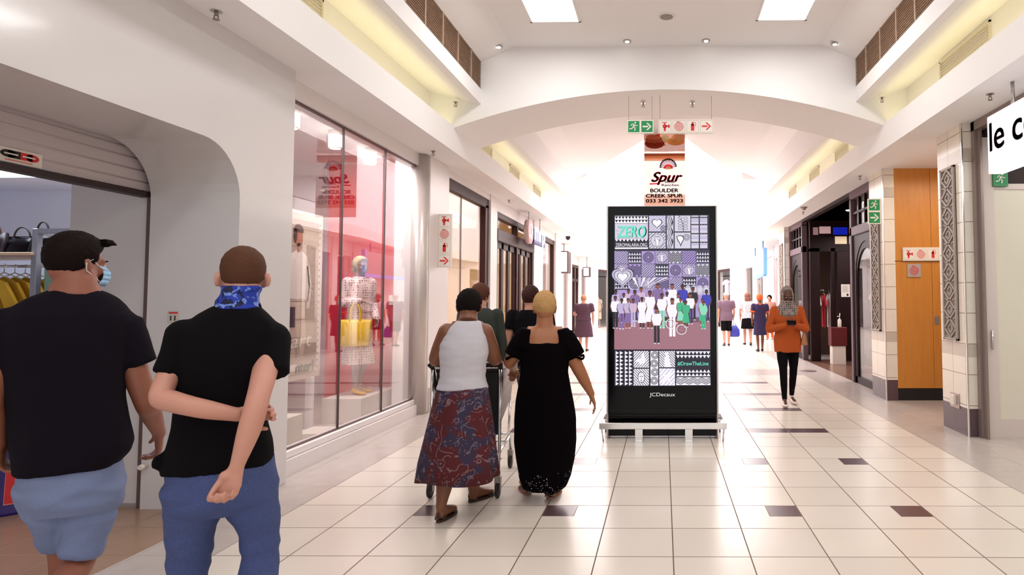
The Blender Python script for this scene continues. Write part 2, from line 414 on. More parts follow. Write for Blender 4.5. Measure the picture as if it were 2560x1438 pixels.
def tile_material():
    m = mat('cream_wall_tiles', (.5, .5, .5), 0.22); n = NT(m); x, y, z = n.xyz(); A = n.math
    lt = lambda a, b: A('LESS_THAN', a, b); gt = lambda a, b: A('GREATER_THAN', a, b)
    v = A('DIVIDE', z, 1/3.0); fv = A('FRACT', v); ev = A('MINIMUM', fv, A('SUBTRACT', 1, fv))
    vy = A('FRACT', A('DIVIDE', A('SUBTRACT', y, 6.87+0.03), 0.305)); ey = A('MINIMUM', vy, A('SUBTRACT', 1, vy))
    g = A('MAXIMUM', lt(ev, 0.012), lt(ey, 0.012))
    band = A('MAXIMUM', A('MULTIPLY', gt(z, 0.855), lt(z, 1.0)), A('MULTIPLY', gt(z, 3.0), lt(z, 3.15)))
    c = n.mix(n.noise(12, 5), srgb(228, 219, 205), srgb(237, 229, 216))
    c = n.mix(band, c, srgb(198, 186, 174)); c = n.mix(g, c, srgb(150, 128, 116))
    c = n.mix(lt(z, 0.3), c, srgb(88, 68, 74))
    n.color(c); n.bump(A('MULTIPLY', g, -1), 0.3, 0.002); return m
TILE = tile_material()
def wood_material():
    m = mat('orange_wood_panel', (.5, .3, .1), 0.38); n = NT(m); x, y, z = n.xyz()
    cb = n.nt.nodes.new('ShaderNodeCombineXYZ'); n.nt.links.new(n.math('MULTIPLY', x, 9), cb.inputs[0]); n.nt.links.new(n.math('MULTIPLY', z, 0.9), cb.inputs[2])
    n.color(n.mix(n.noise(2, 5, cb.outputs[0], 0.6, 0.4), srgb(184, 114, 42), srgb(214, 146, 62))); return m
WOODO = wood_material()

# ---- soffits with their fascia edge (straight, then bowing out around the atrium)
INL = [(-2.73, -5), (-2.73, 19.4), (-2.85, 20.4), (-3.05, 21.4), (-3.25, 23), (-3.3, 25), (-3.25, 28), (-3.1, 31), (-2.85, 34), (-2.85, 46)]
INR = [(2.87, -5), (2.87, 19.4), (2.97, 20.2), (3.2, 21.4), (3.38, 23), (3.43, 25), (3.38, 28), (3.25, 31), (3.0, 34), (3.0, 46)]
def soffit(side, inn, xo):
    mb = MB(); s = -1 if side == 'left' else 1
    for i in range(len(inn)-1):
        (x0, y0), (x1, y1) = inn[i], inn[i+1]
        q = lambda z: [(x0, y0, z), (x1, y1, z), (xo, y1, z), (xo, y0, z)]
        mb.add(q(3.43)+q(3.50), [[0, 1, 2, 3], [4, 5, 6, 7]])
        t = 0.06*s
        for dz in (0,):
            mb.add([(x0, y0, 3.43), (x1, y1, 3.43), (x1, y1, 3.76), (x0, y0, 3.76), (x0+t, y0, 3.43), (x1+t, y1, 3.43), (x1+t, y1, 3.76), (x0+t, y0, 3.76)],
                   [[0, 1, 2, 3], [4, 5, 6, 7], [3, 2, 6, 7]])
    struct('ceiling', mb, WHITE)
soffit('left', INL, -8.0); soffit('right', INR, 8.0)
# ---- cove recess and raised ceiling, before and behind the arch
def cove(s, band_x, back_x, crease_x, y0, y1, grille):
    mb = MB()
    mb.box(back_x, y0, 3.50, back_x+0.08*s, y1, 4.28)                          # back of the cove
    mb.prism([(band_x+0.10*s, 4.05), (back_x, 4.22), (back_x, 4.28), (band_x+0.10*s, 4.12)], 'y', y0, y1)                          # cove lid
    mb.box(band_x, y0, 4.05, band_x+0.10*s, y1, 4.245)                         # white band
    if not grille: mb.box(band_x, y0, 4.245, band_x+0.06*s, y1, 4.62)
    else: mb.box(band_x+0.10*s, y0, 4.245, band_x+0.14*s, y1, 4.62)
    mb.prism([(band_x, 4.61), (crease_x, 4.80), (crease_x, 4.86), (band_x+0.14*s, 4.68)], 'y', y0, y1)
    return mb
for s, bx, kx, cx in ((-1, -2.375, -3.05, -1.97), (1, 2.51, 3.17, 2.08)):
    struct('ceiling', cove(s, bx, kx, cx, -5, 8.05, True), CREAMP if False else WHITE)
    struct('ceiling', cove(s, bx, kx, cx, 9.2, 16.3, False), WHITE)
mb = MB(); mb.box(-1.97, -5, 4.80, 2.08, 8.05, 4.86); struct('ceiling', mb, WHITE)
mb = MB(); mb.prism([(-1.97, 9.2), (2.08, 9.2), (2.08, 16.3), (1.78, 16.15), (0.48, 12.75), (0.04, 12.2), (-0.396, 12.87), (-1.9, 16.17), (-1.97, 16.3)], 'z', 4.80, 4.86)
struct('ceiling', mb, WHITE)
# walls of the skylight shaft and of the atrium drum
mb = MB(); rim = [(-1.97, 16.3), (-1.9, 16.17), (-0.396, 12.87), (0.04, 12.2), (0.48, 12.75), (1.78, 16.15), (2.08, 16.3)]
mb.strip([(a, b, 4.80) for a, b in rim], [(a, b, 7.0) for a, b in rim])
for s, I in ((-1, INL), (1, INR)):
    pl = [((-1.97 if s < 0 else 2.08), 16.3)]+[(3.35*s, 16.3)]+[(x+0.45*s, y) for x, y in I[1:-1]]+[(3.3*s, 35.0), (0, 35.0)]
    mb.strip([(a, b, 3.50) for a, b in pl[1:]], [(a, b, 7.0) for a, b in pl[1:]])
    mb.strip([(a, b, 4.62) for a, b in pl[:2]], [(a, b, 7.0) for a, b in pl[:2]])
struct('ceiling', mb, WHITE)
mb = MB(); mb.box(-4.2, 12.1, 7.0, 4.2, 35.1, 7.05); sk = struct('window_7', mb, SKYG)
# ---- the arch
mb = MB(); pts = []
for i in range(41):
    x = -3.06+6.26*i/40; pts.append((x, 4.23-0.0625*(x-0.07)**2))
mb.prism(pts+[(3.2, 5.0), (-3.06, 5.0)], 'y', 8.05, 9.2)
struct('wall_arch', mb, WHITE)
# ---- walls: left portal of the clothing shop
def arc(cx, cz, r, a0, a1, n=10): return [(cx+r*math.cos(math.radians(a0+(a1-a0)*i/n)), cz+r*math.sin(math.radians(a0+(a1-a0)*i/n))) for i in range(n+1)]
out = [(5.17, 0), (5.17, 3.43), (-5, 3.43), (-5, 0), (2.3, 0)]+arc(2.68, 2.23, .38, 180, 90)+arc(4.14, 2.23, .38, 90, 0)+[(4.52, 0)]
mb = MB(); mb.prism(out, 'x', -3.10, -3.76); struct('wall_left', mb, GLOSSW)
mb = MB(); mb.box(-4.42, 4.56, 0, -3.76, 5.17, 3.43, b=0.03); struct('wall_left', mb, GLOSSW)
mb = MB(); mb.box(-8.0, 6.3, 0, -4.3, 6.4, 3.43); mb.box(-8.1, -5, 0, -8.0, 46, 3.6); struct('wall_left', mb, mat('shop_wall_blue_white', srgb(222, 226, 240), 0.7))
mb = MB(); mb.box(-8, 5.6, 2.62, -4.42, 6.3, 2.9); struct('ceiling', mb, mat('shop_wall_blue_white', srgb(222, 226, 240), 0.7))
mb = MB(); mb.box(-3.40, 5.17, 3.27, -3.22, 8.30, 3.43); mb.box(-3.36, 5.17, 0, -3.20, 8.30, 0.13); mb.box(-3.36, 5.17, 0.13, -3.23, 8.30, 0.2, b=.01)
mb.box(-3.34, 8.2, 0.2, -3.22, 8.30, 3.27)
struct('wall_left', mb, FRAMEW)
mb = MB(); mb.tube([(-3.24, 8.26, 0.0), (-3.24, 8.26, 3.43)], 0.115, 20); struct('trim_1', mb, mat('satin_column', srgb(205, 195, 190), 0.3, 0.35))
mb = MB(); mb.box(-3.6, 8.30, 0, -3.12, 9.05, 3.43, b=0.01); struct('wall_left', mb, FRAMEW)
mb = MB(); mb.box(-3.32, 8.32, 0, -3.112, 9.04, 0.32); struct('baseboard_left', mb, mat('grey_base_tile', srgb(186, 172, 164), 0.4))
# display window 1: panes, back, red end wall
mb = MB(); mb.box(-3.275, 5.18, 0.2, -3.263, 8.2, 3.27)
wn = struct('window_1', mb, GLASS)
mb = MB()
for y in (6.30, 7.27): mb.box(-3.28, y-.004, 0.2, -3.258, y+.004, 3.27)
mb.box(-3.29, 5.17, 3.255, -3.255, 8.2, 3.275); mb.box(-3.29, 5.17, 0.195, -3.255, 8.2, 0.21); mb.box(-3.29, 8.185, .2, -3.255, 8.2, 3.27)
mb.build('window_joint', mat('joint_dark', srgb(90, 72, 70), .5), wn)
mb = MB(); mb.box(-4.75, 8.78, 0, -3.28, 8.9, 3.43); struct('wall_left', mb, mat('red_display_wall', srgb(205, 30, 52), 0.35))
mb = MB(); mb.box(-8, 9.6, 0, -4.75, 9.7, 3.43); mb.box(-4.85, 8.9, 0, -4.75, 9.7, 3.43); struct('wall_left', mb, mat('pink_shop_wall', srgb(205, 170, 176), 0.5))
# window 2 (warm shop)
mb = MB(); mb.box(-3.30, 9.05, 3.16, -3.2, 11.4, 3.32); mb.box(-3.30, 11.2, 0, -3.2, 11.4, 3.2); mb.box(-3.30, 9.05, 0, -3.2, 9.12, 3.2); mb.box(-3.3, 9.05, 0, -3.2, 11.4, .12)
w2 = struct('window_2', mb, BROWNF)
mb = MB(); mb.box(-3.262, 9.1, .1, -3.25, 11.22, 3.17); mb.build('pane', GLASS, w2)
mb = MB(); mb.box(-3.264, 10.0, .1, -3.248, 10.01, 3.17); mb.build('window_joint', MATS['joint_dark'], w2)
mb = MB(); mb.box(-3.4, 9.05, 3.32, -3.18, 11.4, 3.43); mb.box(-3.4, 11.4, 0, -3.16, 11.85, 3.43); mb.box(-3.4, 11.85, 3.19, -3.18, 15.26, 3.43)
mb.box(-3.4, 15.26, 0, -3.16, 16.4, 3.43); mb.box(-3.4, 16.4, 3.2, -3.18, 18.3, 3.43); mb.box(-3.4, 18.3, 0, -3.14, 19.2, 3.43)
struct('wall_left', mb, FRAMEW)
mb = MB(); mb.box(-6.4, 9.7, 0, -6.3, 19.0, 3.43); struct('wall_left', mb, mat('warm_shop_wall', srgb(240, 220, 176), 0.7))
mb = MB(); mb.box(-6.4, 16.0, 0, -3.5, 16.08, 3.43); struct('wall_left', mb, mat('warm_shop_wall', srgb(240, 220, 176), 0.7))
# folding door
mb = MB(); mb.box(-3.32, 11.85, 3.08, -3.18, 15.26, 3.19); mb.box(-3.34, 11.85, 2.62, -3.15, 15.26, 2.86, b=.015)
for y in (11.87, 13.55, 15.16): mb.box(-3.3, y, 0, -3.18, y+.1, 3.1)
d1 = struct('door_1', mb, BROWNF)
mb = MB(); mb.box(-3.25, 11.9, 2.86, -3.24, 15.2, 3.08); mb.build('pane', GLASS, d1)
for i in range(6):
    y0 = 11.97+i*.53; y1 = y0+.51; mb = MB()
    mb.box(-3.27, y0, 0.02, -3.22, y0+.07, 2.62); mb.box(-3.27, y1-.07, 0.02, -3.22, y1, 2.62); mb.box(-3.27, y0, .02, -3.22, y1, .14); mb.box(-3.27, y0, 2.5, -3.22, y1, 2.62)
    lf = mb.build('door_leaf', BROWNF, d1); mb = MB(); mb.box(-3.25, y0+.06, .12, -3.24, y1-.06, 2.52); mb.build('pane', GLASS, lf)
    if i == 2: mb = MB(); mb.tube([(-3.19, y0+.05, .9), (-3.19, y0+.05, 1.2)], .012, 8); mb.build('handle', CHROME, lf)
# window 3
mb = MB(); mb.box(-3.3, 16.4, 3.08, -3.2, 18.3, 3.2); mb.box(-3.3, 16.4, 0, -3.2, 16.5, 3.2); mb.box(-3.3, 18.2, 0, -3.2, 18.3, 3.2)
w3 = struct('window_3', mb, BROWNF); mb = MB(); mb.box(-3.26, 16.5, 0, -3.25, 18.2, 3.1); mb.build('pane', GLASS, w3)
# ---- the far shops around the atrium: facade bays along a bowed line
WL = [(-3.25, 19.2), (-3.62, 20.9), (-3.9, 22.8), (-4.08, 25), (-4.08, 27.2), (-3.95, 29.2), (-3.75, 30.8), (-3.5, 32), (-2.85, 34.6), (-2.85, 46)]
WR = [(3.35, 17.7), (3.6, 19.0), (3.85, 20.8), (4.08, 23), (4.15, 25.5), (4.12, 28), (3.9, 30), (3.55, 31.6), (2.95, 34), (2.95, 46)]
def bay(P, Q, kind, s, idx):
    P = Vector((*P, 0)); Q = Vector((*Q, 0)); d = (Q-P).normalized(); n = Vector((-d.y, d.x, 0))*(1 if s < 0 else -1); L = (Q-P).length   # n points away from the mall
    def slab(mb, a, b, z0, z1, t0, t1, m=0):
        c = [P+d*a+n*t0, P+d*b+n*t0, P+d*b+n*t1, P+d*a+n*t1]
        mb.add([(*p.xy, z0) for p in c]+[(*p.xy, z1) for p in c], [[3, 2, 1, 0], [4, 5, 6, 7], [0, 1, 5, 4], [1, 2, 6, 5], [2, 3, 7, 6], [3, 0, 4, 7]], m)
    pw = .45
    mb = MB(); slab(mb, 0, pw, 0, 3.5, -.02, .3); slab(mb, pw, L, 3.05, 3.5, 0, .2)
    if kind == 'wall': slab(mb, pw, L, 0, 3.1, 0, .2)
    struct('wall_left' if s < 0 else 'wall_right', mb, FRAMEW)
    if kind != 'wall':
        mb = MB(); slab(mb, pw, L, 2.93, 3.05, .02, .12); slab(mb, pw, pw+.08, 0, 3.0, .02, .12); slab(mb, L-.08, L, 0, 3.0, .02, .12)
        if kind == 'door': slab(mb, (pw+L)/2-.05, (pw+L)/2+.05, 0, 3.0, .02, .12); slab(mb, pw, L, 2.3, 2.42, .02, .12)
        wd = struct(('door_%d' if kind == 'door' else 'window_%d') % idx, mb, BROWNF if kind != 'pale' else FRAMEW)
        mb = MB(); slab(mb, pw, L, 0, 3.0, .06, .075); mb.build('pane', GLASS, wd)
        mb = MB(); slab(mb, pw*.3, L, 0, 3.4, 1.5, 1.6)
        struct('wall_left' if s < 0 else 'wall_right', mb, mat('far_shop_back_dark' if kind == 'dark' else 'far_shop_back', srgb(92, 70, 60) if kind == 'dark' else srgb(226, 196, 190), .7))
for i, k in enumerate(['door', 'pale', 'wall', 'pale', 'door', 'pale', 'wall', 'dark', 'wall']): bay(WL[i], WL[i+1], k, -1, 10+i)
for i, k in enumerate(['pale', 'pale', 'pale', 'wall', 'pale', 'pale', 'wall', 'dark', 'wall']): bay(WR[i], WR[i+1], k, 1, 20+i)
mb = MB(); mb.box(-8, 45.9, 0, 8, 46, 4); struct('wall_back', mb, FRAMEW)
mb = MB(); mb.box(8.0, -5, 0, 8.1, 46, 3.6); struct('wall_right', mb, FRAMEW)
# ---- right side: tiled pillars, wood passage, dark shop front
def tpillar(y0, y1, x0=3.28):
    mb = MB(); mb.box(x0, y0, 0, 3.44, y1, 3.43); p = struct('wall_right', mb, TILE)
    mb = MB(); mb.box(x0-.004, y0-.004, 0, x0+.01, y0+.01, 3.43); mb.build('corner_strip', CHROME, p); return p
tpillar(6.87, 7.48, 3.295); tpillar(9.29, 9.9, 3.27); tpillar(16.9, 17.7, 3.28)
mb = MB(); mb.box(3.44, 7.30, 0, 6.5, 7.48, 3.43); struct('wall_right', mb, FRAMEW)
mb = MB(); mb.box(3.44, 9.29, 0.18, 3.97, 9.40, 3.43); mb.box(3.975, 9.29, 0.18, 6.5, 9.40, 3.43); wdw = struct('wall_right', mb, WOODO)
mb = MB(); mb.box(3.44, 9.30, 0, 6.5, 9.42, 0.18); mb.build('kick_plate', BLACKM, wdw)
mb = MB(); mb.box(3.43, 9.288, 2.04, 6.5, 9.30, 2.052); mb.build('panel_joint', mat('wood_joint', srgb(110, 60, 20), .6), wdw)
mb = MB(); mb.box(6.5, 7.3, 0, 6.6, 9.4, 3.43); struct('wall_right', mb, FRAMEW)
# relief panels on the pillars
def relief(y0, y1, x, z0, z1):
    mb = MB(); f = .03; t = .035
    mb.box(x-.012, y0, z0, x, y1, z1)
    for a in (y0, y1-f): mb.box(x-t, a, z0, x, a+f, z1, b=.005)
    for a in (z0, z1-f): mb.box(x-t, y0, a, x, y1, a+f, b=.005)
    n = 9; h = (z1-z0-2*f)/n; cy_ = (y0+y1)/2; hw = (y1-y0)/2-f
    def bar(p, q, w_, d_):
        L = math.hypot(q[0]-p[0], q[1]-p[1]); nx, nz = -(q[1]-p[1])/L*w_, (q[0]-p[0])/L*w_
        mb.prism([(p[0]+nx, p[1]+nz), (q[0]+nx, q[1]+nz), (q[0]-nx, q[1]-nz), (p[0]-nx, p[1]-nz)], 'x', x-d_, x)
    for i in range(n):
        a = z0+f+i*h; m_ = a+h/2
        for sy in (-1, 1):
            bar((cy_, a), (cy_+sy*hw, m_), .011, .032); bar((cy_+sy*hw, m_), (cy_, a+h), .011, .032)
            bar((cy_+sy*hw, a+.02), (cy_+sy*hw*.4, a), .008, .024); bar((cy_+sy*hw*.45, m_), (cy_, m_+h*.24), .009, .026); bar((cy_+sy*hw*.45, m_), (cy_, m_-h*.24), .009, .026)
    return mb
RELM = mat('relief_metal', srgb(158, 146, 138), 0.5, 0.12)
t = relief(7.02, 7.36, 3.295, 1.02, 3.0).build('relief_panel', RELM); tag(t, 'grey relief panel of diamonds on the tiled pillar beside the frosted door', 'panel', 'relief panels on the pillars')
t = relief(9.44, 9.78, 3.27, 1.0, 3.0).build('relief_panel', RELM); tag(t, 'grey relief panel of diamonds on the tiled pillar under the green exit sign', 'panel', 'relief panels on the pillars')
t = relief(17.1, 17.5, 3.28, 1.0, 3.0).build('relief_panel', RELM); tag(t, 'small far relief panel on the pillar beyond the dark arched shop', 'panel', 'relief panels on the pillars')
# ---- dark arched shop front
def arch_panel(mb, y0, y1, z0, z1, x, t, wv, m=0):
    """rectangle with a round-headed opening, in the plane x"""
    yc = (y0+y1)/2; r = (y1-y0)/2-wv; zs = z1-.14-r; N = 14
    inner = [(y0+wv, z0)]+[(yc-r*math.cos(math.pi*i/N), zs+r*math.sin(math.pi*i/N)) for i in range(N+1)]+[(y1-wv, z0)]
    outer = [(y0, z0)]+[(y0+(y1-y0)*i/N, z1) for i in range(N+1)]+[(y1, z0)]
    for a, b, flip in ((x, x+t, 0),):
        for X in (a, b): mb.strip([(X, *p) for p in inner], [(X, *p) for p in outer], m)
        mb.strip([(a, *p) for p in inner], [(b, *p) for p in inner], m)
def shopfront(y0, y1, idx):
    mb = MB(); mb.box(3.40, y0, 2.62, 3.52, y1, 2.78, b=.01); mb.box(3.40, y0, 3.28, 3.52, y1, 3.43)
    mb.box(3.40, y0, 0, 3.52, y0+.1, 3.3); mb.box(3.40, y1-.1, 0, 3.52, y1, 3.3)
    wd = struct('window_%d' % idx, mb, PURPF)
    mb = MB(); arch_panel(mb, y0+.1, y1-.1, 0, 2.62, 3.43, .06, .13); arch_panel(mb, y0+.2, y1-.2, 0, 2.5, 3.44, .06, .06)
    n = 4
    for i in range(1, n): yy = y0+.1+(y1-y0-.2)*i/n; mb.box(3.43, yy-.02, 2.78, 3.48, yy+.02, 3.28)
    mb.box(3.43, y0+.1, 3.0, 3.48, y1-.1, 3.04); mb.box(3.43, y0+.1, 0, 3.5, y1-.1, .12)
    mb.build('arched_frame', DARKW, wd)
    mb = MB(); mb.box(3.455, y0+.1, .1, 3.462, y1-.1, 3.28); mb.build('pane', GLASS, wd)
shopfront(9.9, 11.4, 4); shopfront(15.3, 16.9, 5)
mb = MB(); mb.box(3.40, 11.4, 3.36, 5.6, 15.3, 3.43); mb.box(3.52, 9.9, 3.36, 5.6, 16.9, 3.42); struct('ceiling', mb, DARKW)
mb = MB(); mb.box(3.52, 15.0, 2.62, 5.6, 15.1, 3.4); mb.box(3.52, 15.0, 0, 3.75, 15.1, 2.7); mb.box(4.02, 15.0, 0, 4.12, 15.1, 2.7); mb.box(4.9, 15.0, 0, 5.6, 15.1, 2.7)
mb.box(5.5, 9.9, 0, 5.6, 15.1, 3.4)
struct('wall_right', mb, DARKW)
mb = MB(); mb.box(3.52, 16.9, 0, 6.5, 17.0, 3.4); mb.box(6.3, 9.9, 0, 6.4, 17, 3.4); struct('wall_right', mb, mat('far_shop_back_dark', srgb(92, 70, 60), .7))
dd = MB(); dd.box(4.13, 14.9, 0.02, 4.75, 14.95, 2.62, b=.01); dr = struct('door_3', dd, DARKW)
mb = MB(); mb.tube([(4.17, 14.87, .95), (4.17, 14.87, 1.15)], .012, 8); mb.build('handle', CHROME, dr)
# coloured squares over the dark door
for k, (x0, x1, z0, z1, c) in enumerate(((3.6, 3.72, 3.02, 3.2, (150, 120, 120)), (3.75, 4.02, 3.05, 3.22, (200, 165, 165)), (4.08, 4.42, 3.02, 3.2, (20, 40, 190)), (4.46, 4.56, 3.05, 3.18, (190, 20, 20)), (4.12, 4.4, 2.8, 2.98, (215, 195, 160)), (4.46, 4.56, 2.8, 2.98, (215, 200, 190)))):
    mb = MB(); mb.box(x0, 14.985, z0, x1, 14.999, z1)
    struct('window_%d' % (30+k), mb, mat('pane_colour_%d' % k, srgb(*c), .3, emit=srgb(*c), es=.6))
# ---- right: bright shop with the frosted door
mb = MB(); mb.box(3.40, 6.80, 0, 3.47, 6.87, 3.43); mb.box(3.40, -4, 3.33, 3.50, 6.87, 3.43); mb.box(3.43, 6.74, 0, 3.455, 6.80, 3.33)
struct('trim_2', mb, mat('shopfront_metal', srgb(150, 134, 128), .35, .5))
mb = MB(); mb.box(3.47, 6.80, 0.0, 3.60, 6.86, 3.25); mb.box(3.60, 6.81, 0.0, 5.2, 6.85, .20); mb.box(3.60, 6.81, 2.68, 5.2, 6.85, 2.74); mb.box(5.08, 6.81, 0, 5.2, 6.85, 2.7)
d4 = struct('door_2', mb, mat('pinkish_white_frame', srgb(214, 200, 194), .4))
mb = MB(); mb.box(3.60, 6.825, .20, 5.08, 6.835, 2.68); mb.build('pane', mat('frosted_glass', srgb(222, 216, 200), .25, coat=.3), d4)
mb = MB(); mb.tube([(3.53, 6.78, .95), (3.53, 6.78, 1.15)], .012, 8); mb.build('handle', CHROME, d4)
mb = MB(); mb.box(3.50, 6.9, 2.74, 6.5, 7.2, 3.42); mb.box(3.50, -4, 3.30, 6.6, 6.85, 3.33); struct('ceiling', mb, mat('dark_ceiling_brown', srgb(46, 30, 30), .7))
mb = MB(); mb.box(6.5, -4, 0, 6.6, 7.3, 3.43); struct('wall_right', mb, mat('shop_wall_cream', srgb(228, 220, 200), .6))
# ---- grilles, vents, lamps in the ceiling
def grille(x, s):
    mb = MB(); 
    for i in range(13): z = 4.26+i*.028; mb.prism([(x+.00*s, z), (x+.012*s, z+.019), (x+.05*s, z+.019), (x+.04*s, z)], 'y', -5, 8.04)
    for i in range(27): y = -4.9+i*.5; mb.box(x-.004*s, y, 4.245, x+.07*s, y+.03, 4.62)
    mb.box(x+.075*s, -5, 4.245, x+.08*s, 8.04, 4.62)
    return mb
GRM = mat('grille_brown', srgb(176, 150, 130), .5, .1, var=.25, vscale=14)
t = grille(-2.375, -1).build('air_grille', GRM); tag(t, 'long brown louvred air grille high above the display window side', 'grille', 'long ceiling grilles')
t = grille(2.51, 1).build('air_grille', GRM); tag(t, 'long brown louvred air grille high above the wood panelled passage side', 'grille', 'long ceiling grilles')
VENTM = mat('vent_cream', srgb(222, 212, 196), .6)
def vent(x, y, s, L, lab):
    mb = MB(); z0, z1 = 3.90, 4.18
    for a, b, c, d in ((y, y+L, z1-.02, z1), (y, y+L, z0, z0+.02), (y, y+.02, z0, z1), (y+L-.02, y+L, z0, z1)): mb.box(x-.018*s, a, c, x, b, d)
    for i in range(8): zz = z0+.03+i*.031; mb.prism([(x-.012*s, zz), (x, zz+.02), (x, zz+.024), (x-.012*s, zz+.006)], 'y', y+.02, y+L-.02)
    tag(mb.build('air_vent', VENTM), lab, 'vent', 'air vents in the cove')
for y, lab in ((4.35, 'cream louvred vent in the cove before the arch, above the white clothing shop front'), (10.2, 'cream cove vent first behind the arch, on the display window side'), (12.3, 'cream cove vent second behind the arch, on the display window side'), (14.6, 'cream cove vent third behind the arch, on the display window side')):
    vent(-3.05, y, -1, 1.1 if y < 9 else .8, lab)
for y, lab in ((3.8, 'cream louvred vent in the cove above the hanging shop sign'), (5.95, 'cream louvred vent in the cove before the arch, above the near tiled pillar'), (10.6, 'cream cove vent first behind the arch, above the wood panelled passage'), (12.6, 'cream cove vent second behind the arch, above the dark arched shop'), (14.8, 'cream cove vent third behind the arch, above the dark arched shop')):
    vent(3.17, y, 1, 1.1 if y < 9 else .8, lab)
for x, lab in ((-1.27, 'square bright ceiling light panel above the striped skirt side'), (1.41, 'square bright ceiling light panel on the kiosk and passage side')):
    t = thing('ceiling_light', lab, 'light', (x, 6.65, 4.8), group='bright ceiling panels')
    mb = MB(); mb.box(-.275, -.62, -.006, .275, .62, 0.0); mb.build('diffuser', LIGHTP, t)
    mb = MB()
    for a, b, c, d in ((-.30, -.645, -.275, .645), (.275, -.645, .30, .645), (-.3, -.645, .3, -.62), (-.3, .62, .3, .645)): mb.box(a, b, -.012, c, d, 0)
    mb.build('frame', WHITE, t)
for x, lab in ((-2.1, 'small round downlight nearest the corner over the display windows'), (-0.45, 'small round downlight over the arch, just left of the speaker'), (0.56, 'small round downlight over the arch, just right of the speaker'), (2.2, 'small round downlight nearest the corner by the grille over the passage')):
    z = 4.80 if -1.97 < x < 2.08 else 4.80-.47*min(abs(x+1.97), abs(x-2.08))
    t = thing('downlight', lab, 'light', (x, 7.86, z), group='downlights before the arch')
    mb = MB(); mb.lathe((0, 0, 0), [(.028, -.012), (.05, -.012), (.052, 0)], 18); mb.build('trim_ring', SILVER, t)
    mb = MB(); mb.lathe((0, 0, 0), [(.001, -.018), (.024, -.018), (.028, -.01)], 18); mb.build('lamp', LAMPG, t)
t = thing('ceiling_speaker', 'round grey ceiling speaker between the two bright light panels', 'speaker', (0.05, 7.17, 4.8))
mb = MB(); mb.lathe((0, 0, 0), [(.07, -.006), (.092, -.012), (.098, 0)], 28); mb.build('rim', WHITE, t)
mb = MB(); mb.lathe((0, 0, 0), [(.001, -.013), (.076, -.011), (.078, 0)], 28); mb.build('speaker_mesh', mat('speaker_grey', srgb(160, 148, 144), .6, bump=.4, bscale=400), t)
def sprinkler():
    t = thing('sprinkler', '', 'sprinkler', (0, 0, -50), group='sprinkler heads')
    mb = MB(); mb.lathe((0, 0, 0), [(.035, -.004), (.033, 0)], 16); mb.build('plate', SILVER, t)
    mb = MB(); mb.tube([(0, 0, 0), (0, 0, -.03)], .012, 8); mb.tube([(-.014, 0, -.03), (-.014, 0, -.055)], .004, 6); mb.tube([(.014, 0, -.03), (.014, 0, -.055)], .004, 6); mb.lathe((0, 0, 0), [(.02, -.06), (.022, -.056)], 12); mb.build('nozzle', GREYM, t); return t
sp0 = sprinkler(); first = True
for (u, v, z, lab) in ((541, 28, 3.43, 'sprinkler head on the soffit above the white rounded shop opening'), (1083, 378, 3.43, 'sprinkler head on the soffit above the satin column'), (1272, 500, 3.43, 'sprinkler head on the soffit above the folding glass door'), (2475, 235, 3.43, 'sprinkler head on the soffit beside the pole of the hanging lightbox'),
                      (2150, 440, 3.43, 'sprinkler head on the soffit above the green exit sign pillar'), (1139, 255, 4.05, 'sprinkler head in the cove before the arch, display window side'), (2205, 244, 4.05, 'sprinkler head in the cove before the arch, passage side'), (1608, 258, 4.2, 'tiny sprinkler under the arch above the green exit sign'), (1731, 258, 4.2, 'tiny sprinkler under the arch above the red fire signs'), (2008, 530, 3.43, 'sprinkler head on the soffit above the dark shop entrance')):
    d = _f + CR*((u-CX)/F_PX) - CU*((v-CY)/F_PX); p = Vector((0, 0, CAM_H))+d*((z-CAM_H)/d.z)
    if first: sp0.location = p; sp0['label'] = lab; first = False
    else: dup(sp0, p, 0, lab)
mb = MB(); mb.lathe((0, 0, 0), [(.001, -.075), (.04, -.06), (.055, -.03), (.055, -.02), (.075, -.018), (.075, 0)], 20)
o = mb.build('smoke_detector', mat('detector_grey', srgb(176, 160, 154), .5), loc=(2.98, 13.2, 3.43)); tag(o, 'round pale smoke detector on the soffit before the dark shop entrance', 'detector')
mb = MB(); mb.lathe((0, 0, 0), [(.001, -.12), (.05, -.1), (.07, -.05), (.07, 0)], 20)
o = mb.build('dome_camera', BLACKM, loc=(-2.93, 19.2, 3.43)); tag(o, 'small dark dome camera under the far soffit beyond the folding door', 'camera')
# ================================================================== KIOSK AND SIGNS
def em(name, c, s=1.0): return mat('glow_'+name, (0.01, 0.01, 0.01), 0.35, emit=srgb(*c), es=s)
KX0, KX1, KY, KZ = -0.612, 0.589, 6.77, 2.504
kiosk = thing('advertising_kiosk', 'tall black double sided advertising kiosk with a bright screen standing mid corridor', 'kiosk', (0, 0, 0))
mb = MB(); mb.box(KX0+.02, KY, 0.26, KX1-.02, KY+.30, KZ, b=.008); mb.box(KX0+.02, KY+.02, .03, KX1-.02, KY+.28, .26); mb.build('cabinet', BLACKG, kiosk)
mb = MB(); mb.box(KX0, KY+.005, 0.0, KX0+.02, KY+.295, KZ+.006, b=.006); mb.box(KX1-.02, KY+.005, 0.0, KX1, KY+.295, KZ+.006, b=.006); mb.box(KX0, KY+.005, KZ, KX1, KY+.295, KZ+.008)
mb.build('side_profile', SILVER, kiosk)
mb = MB(); mb.box(KX0+.02, KY-.002, .30, KX1-.02, KY+.003, .304); mb.box(KX0+.02, KY-.002, .225, KX1-.02, KY+.003, .229); mb.build('seam', BLACKM, kiosk)
S = (KX1-KX0)/281.0; SV = KZ/582.0
scr = Canvas((KX0-1516*S, KY-.001, KZ+516*SV), (S, 0, 0), (0, 0, -SV), (0, -1, 0))
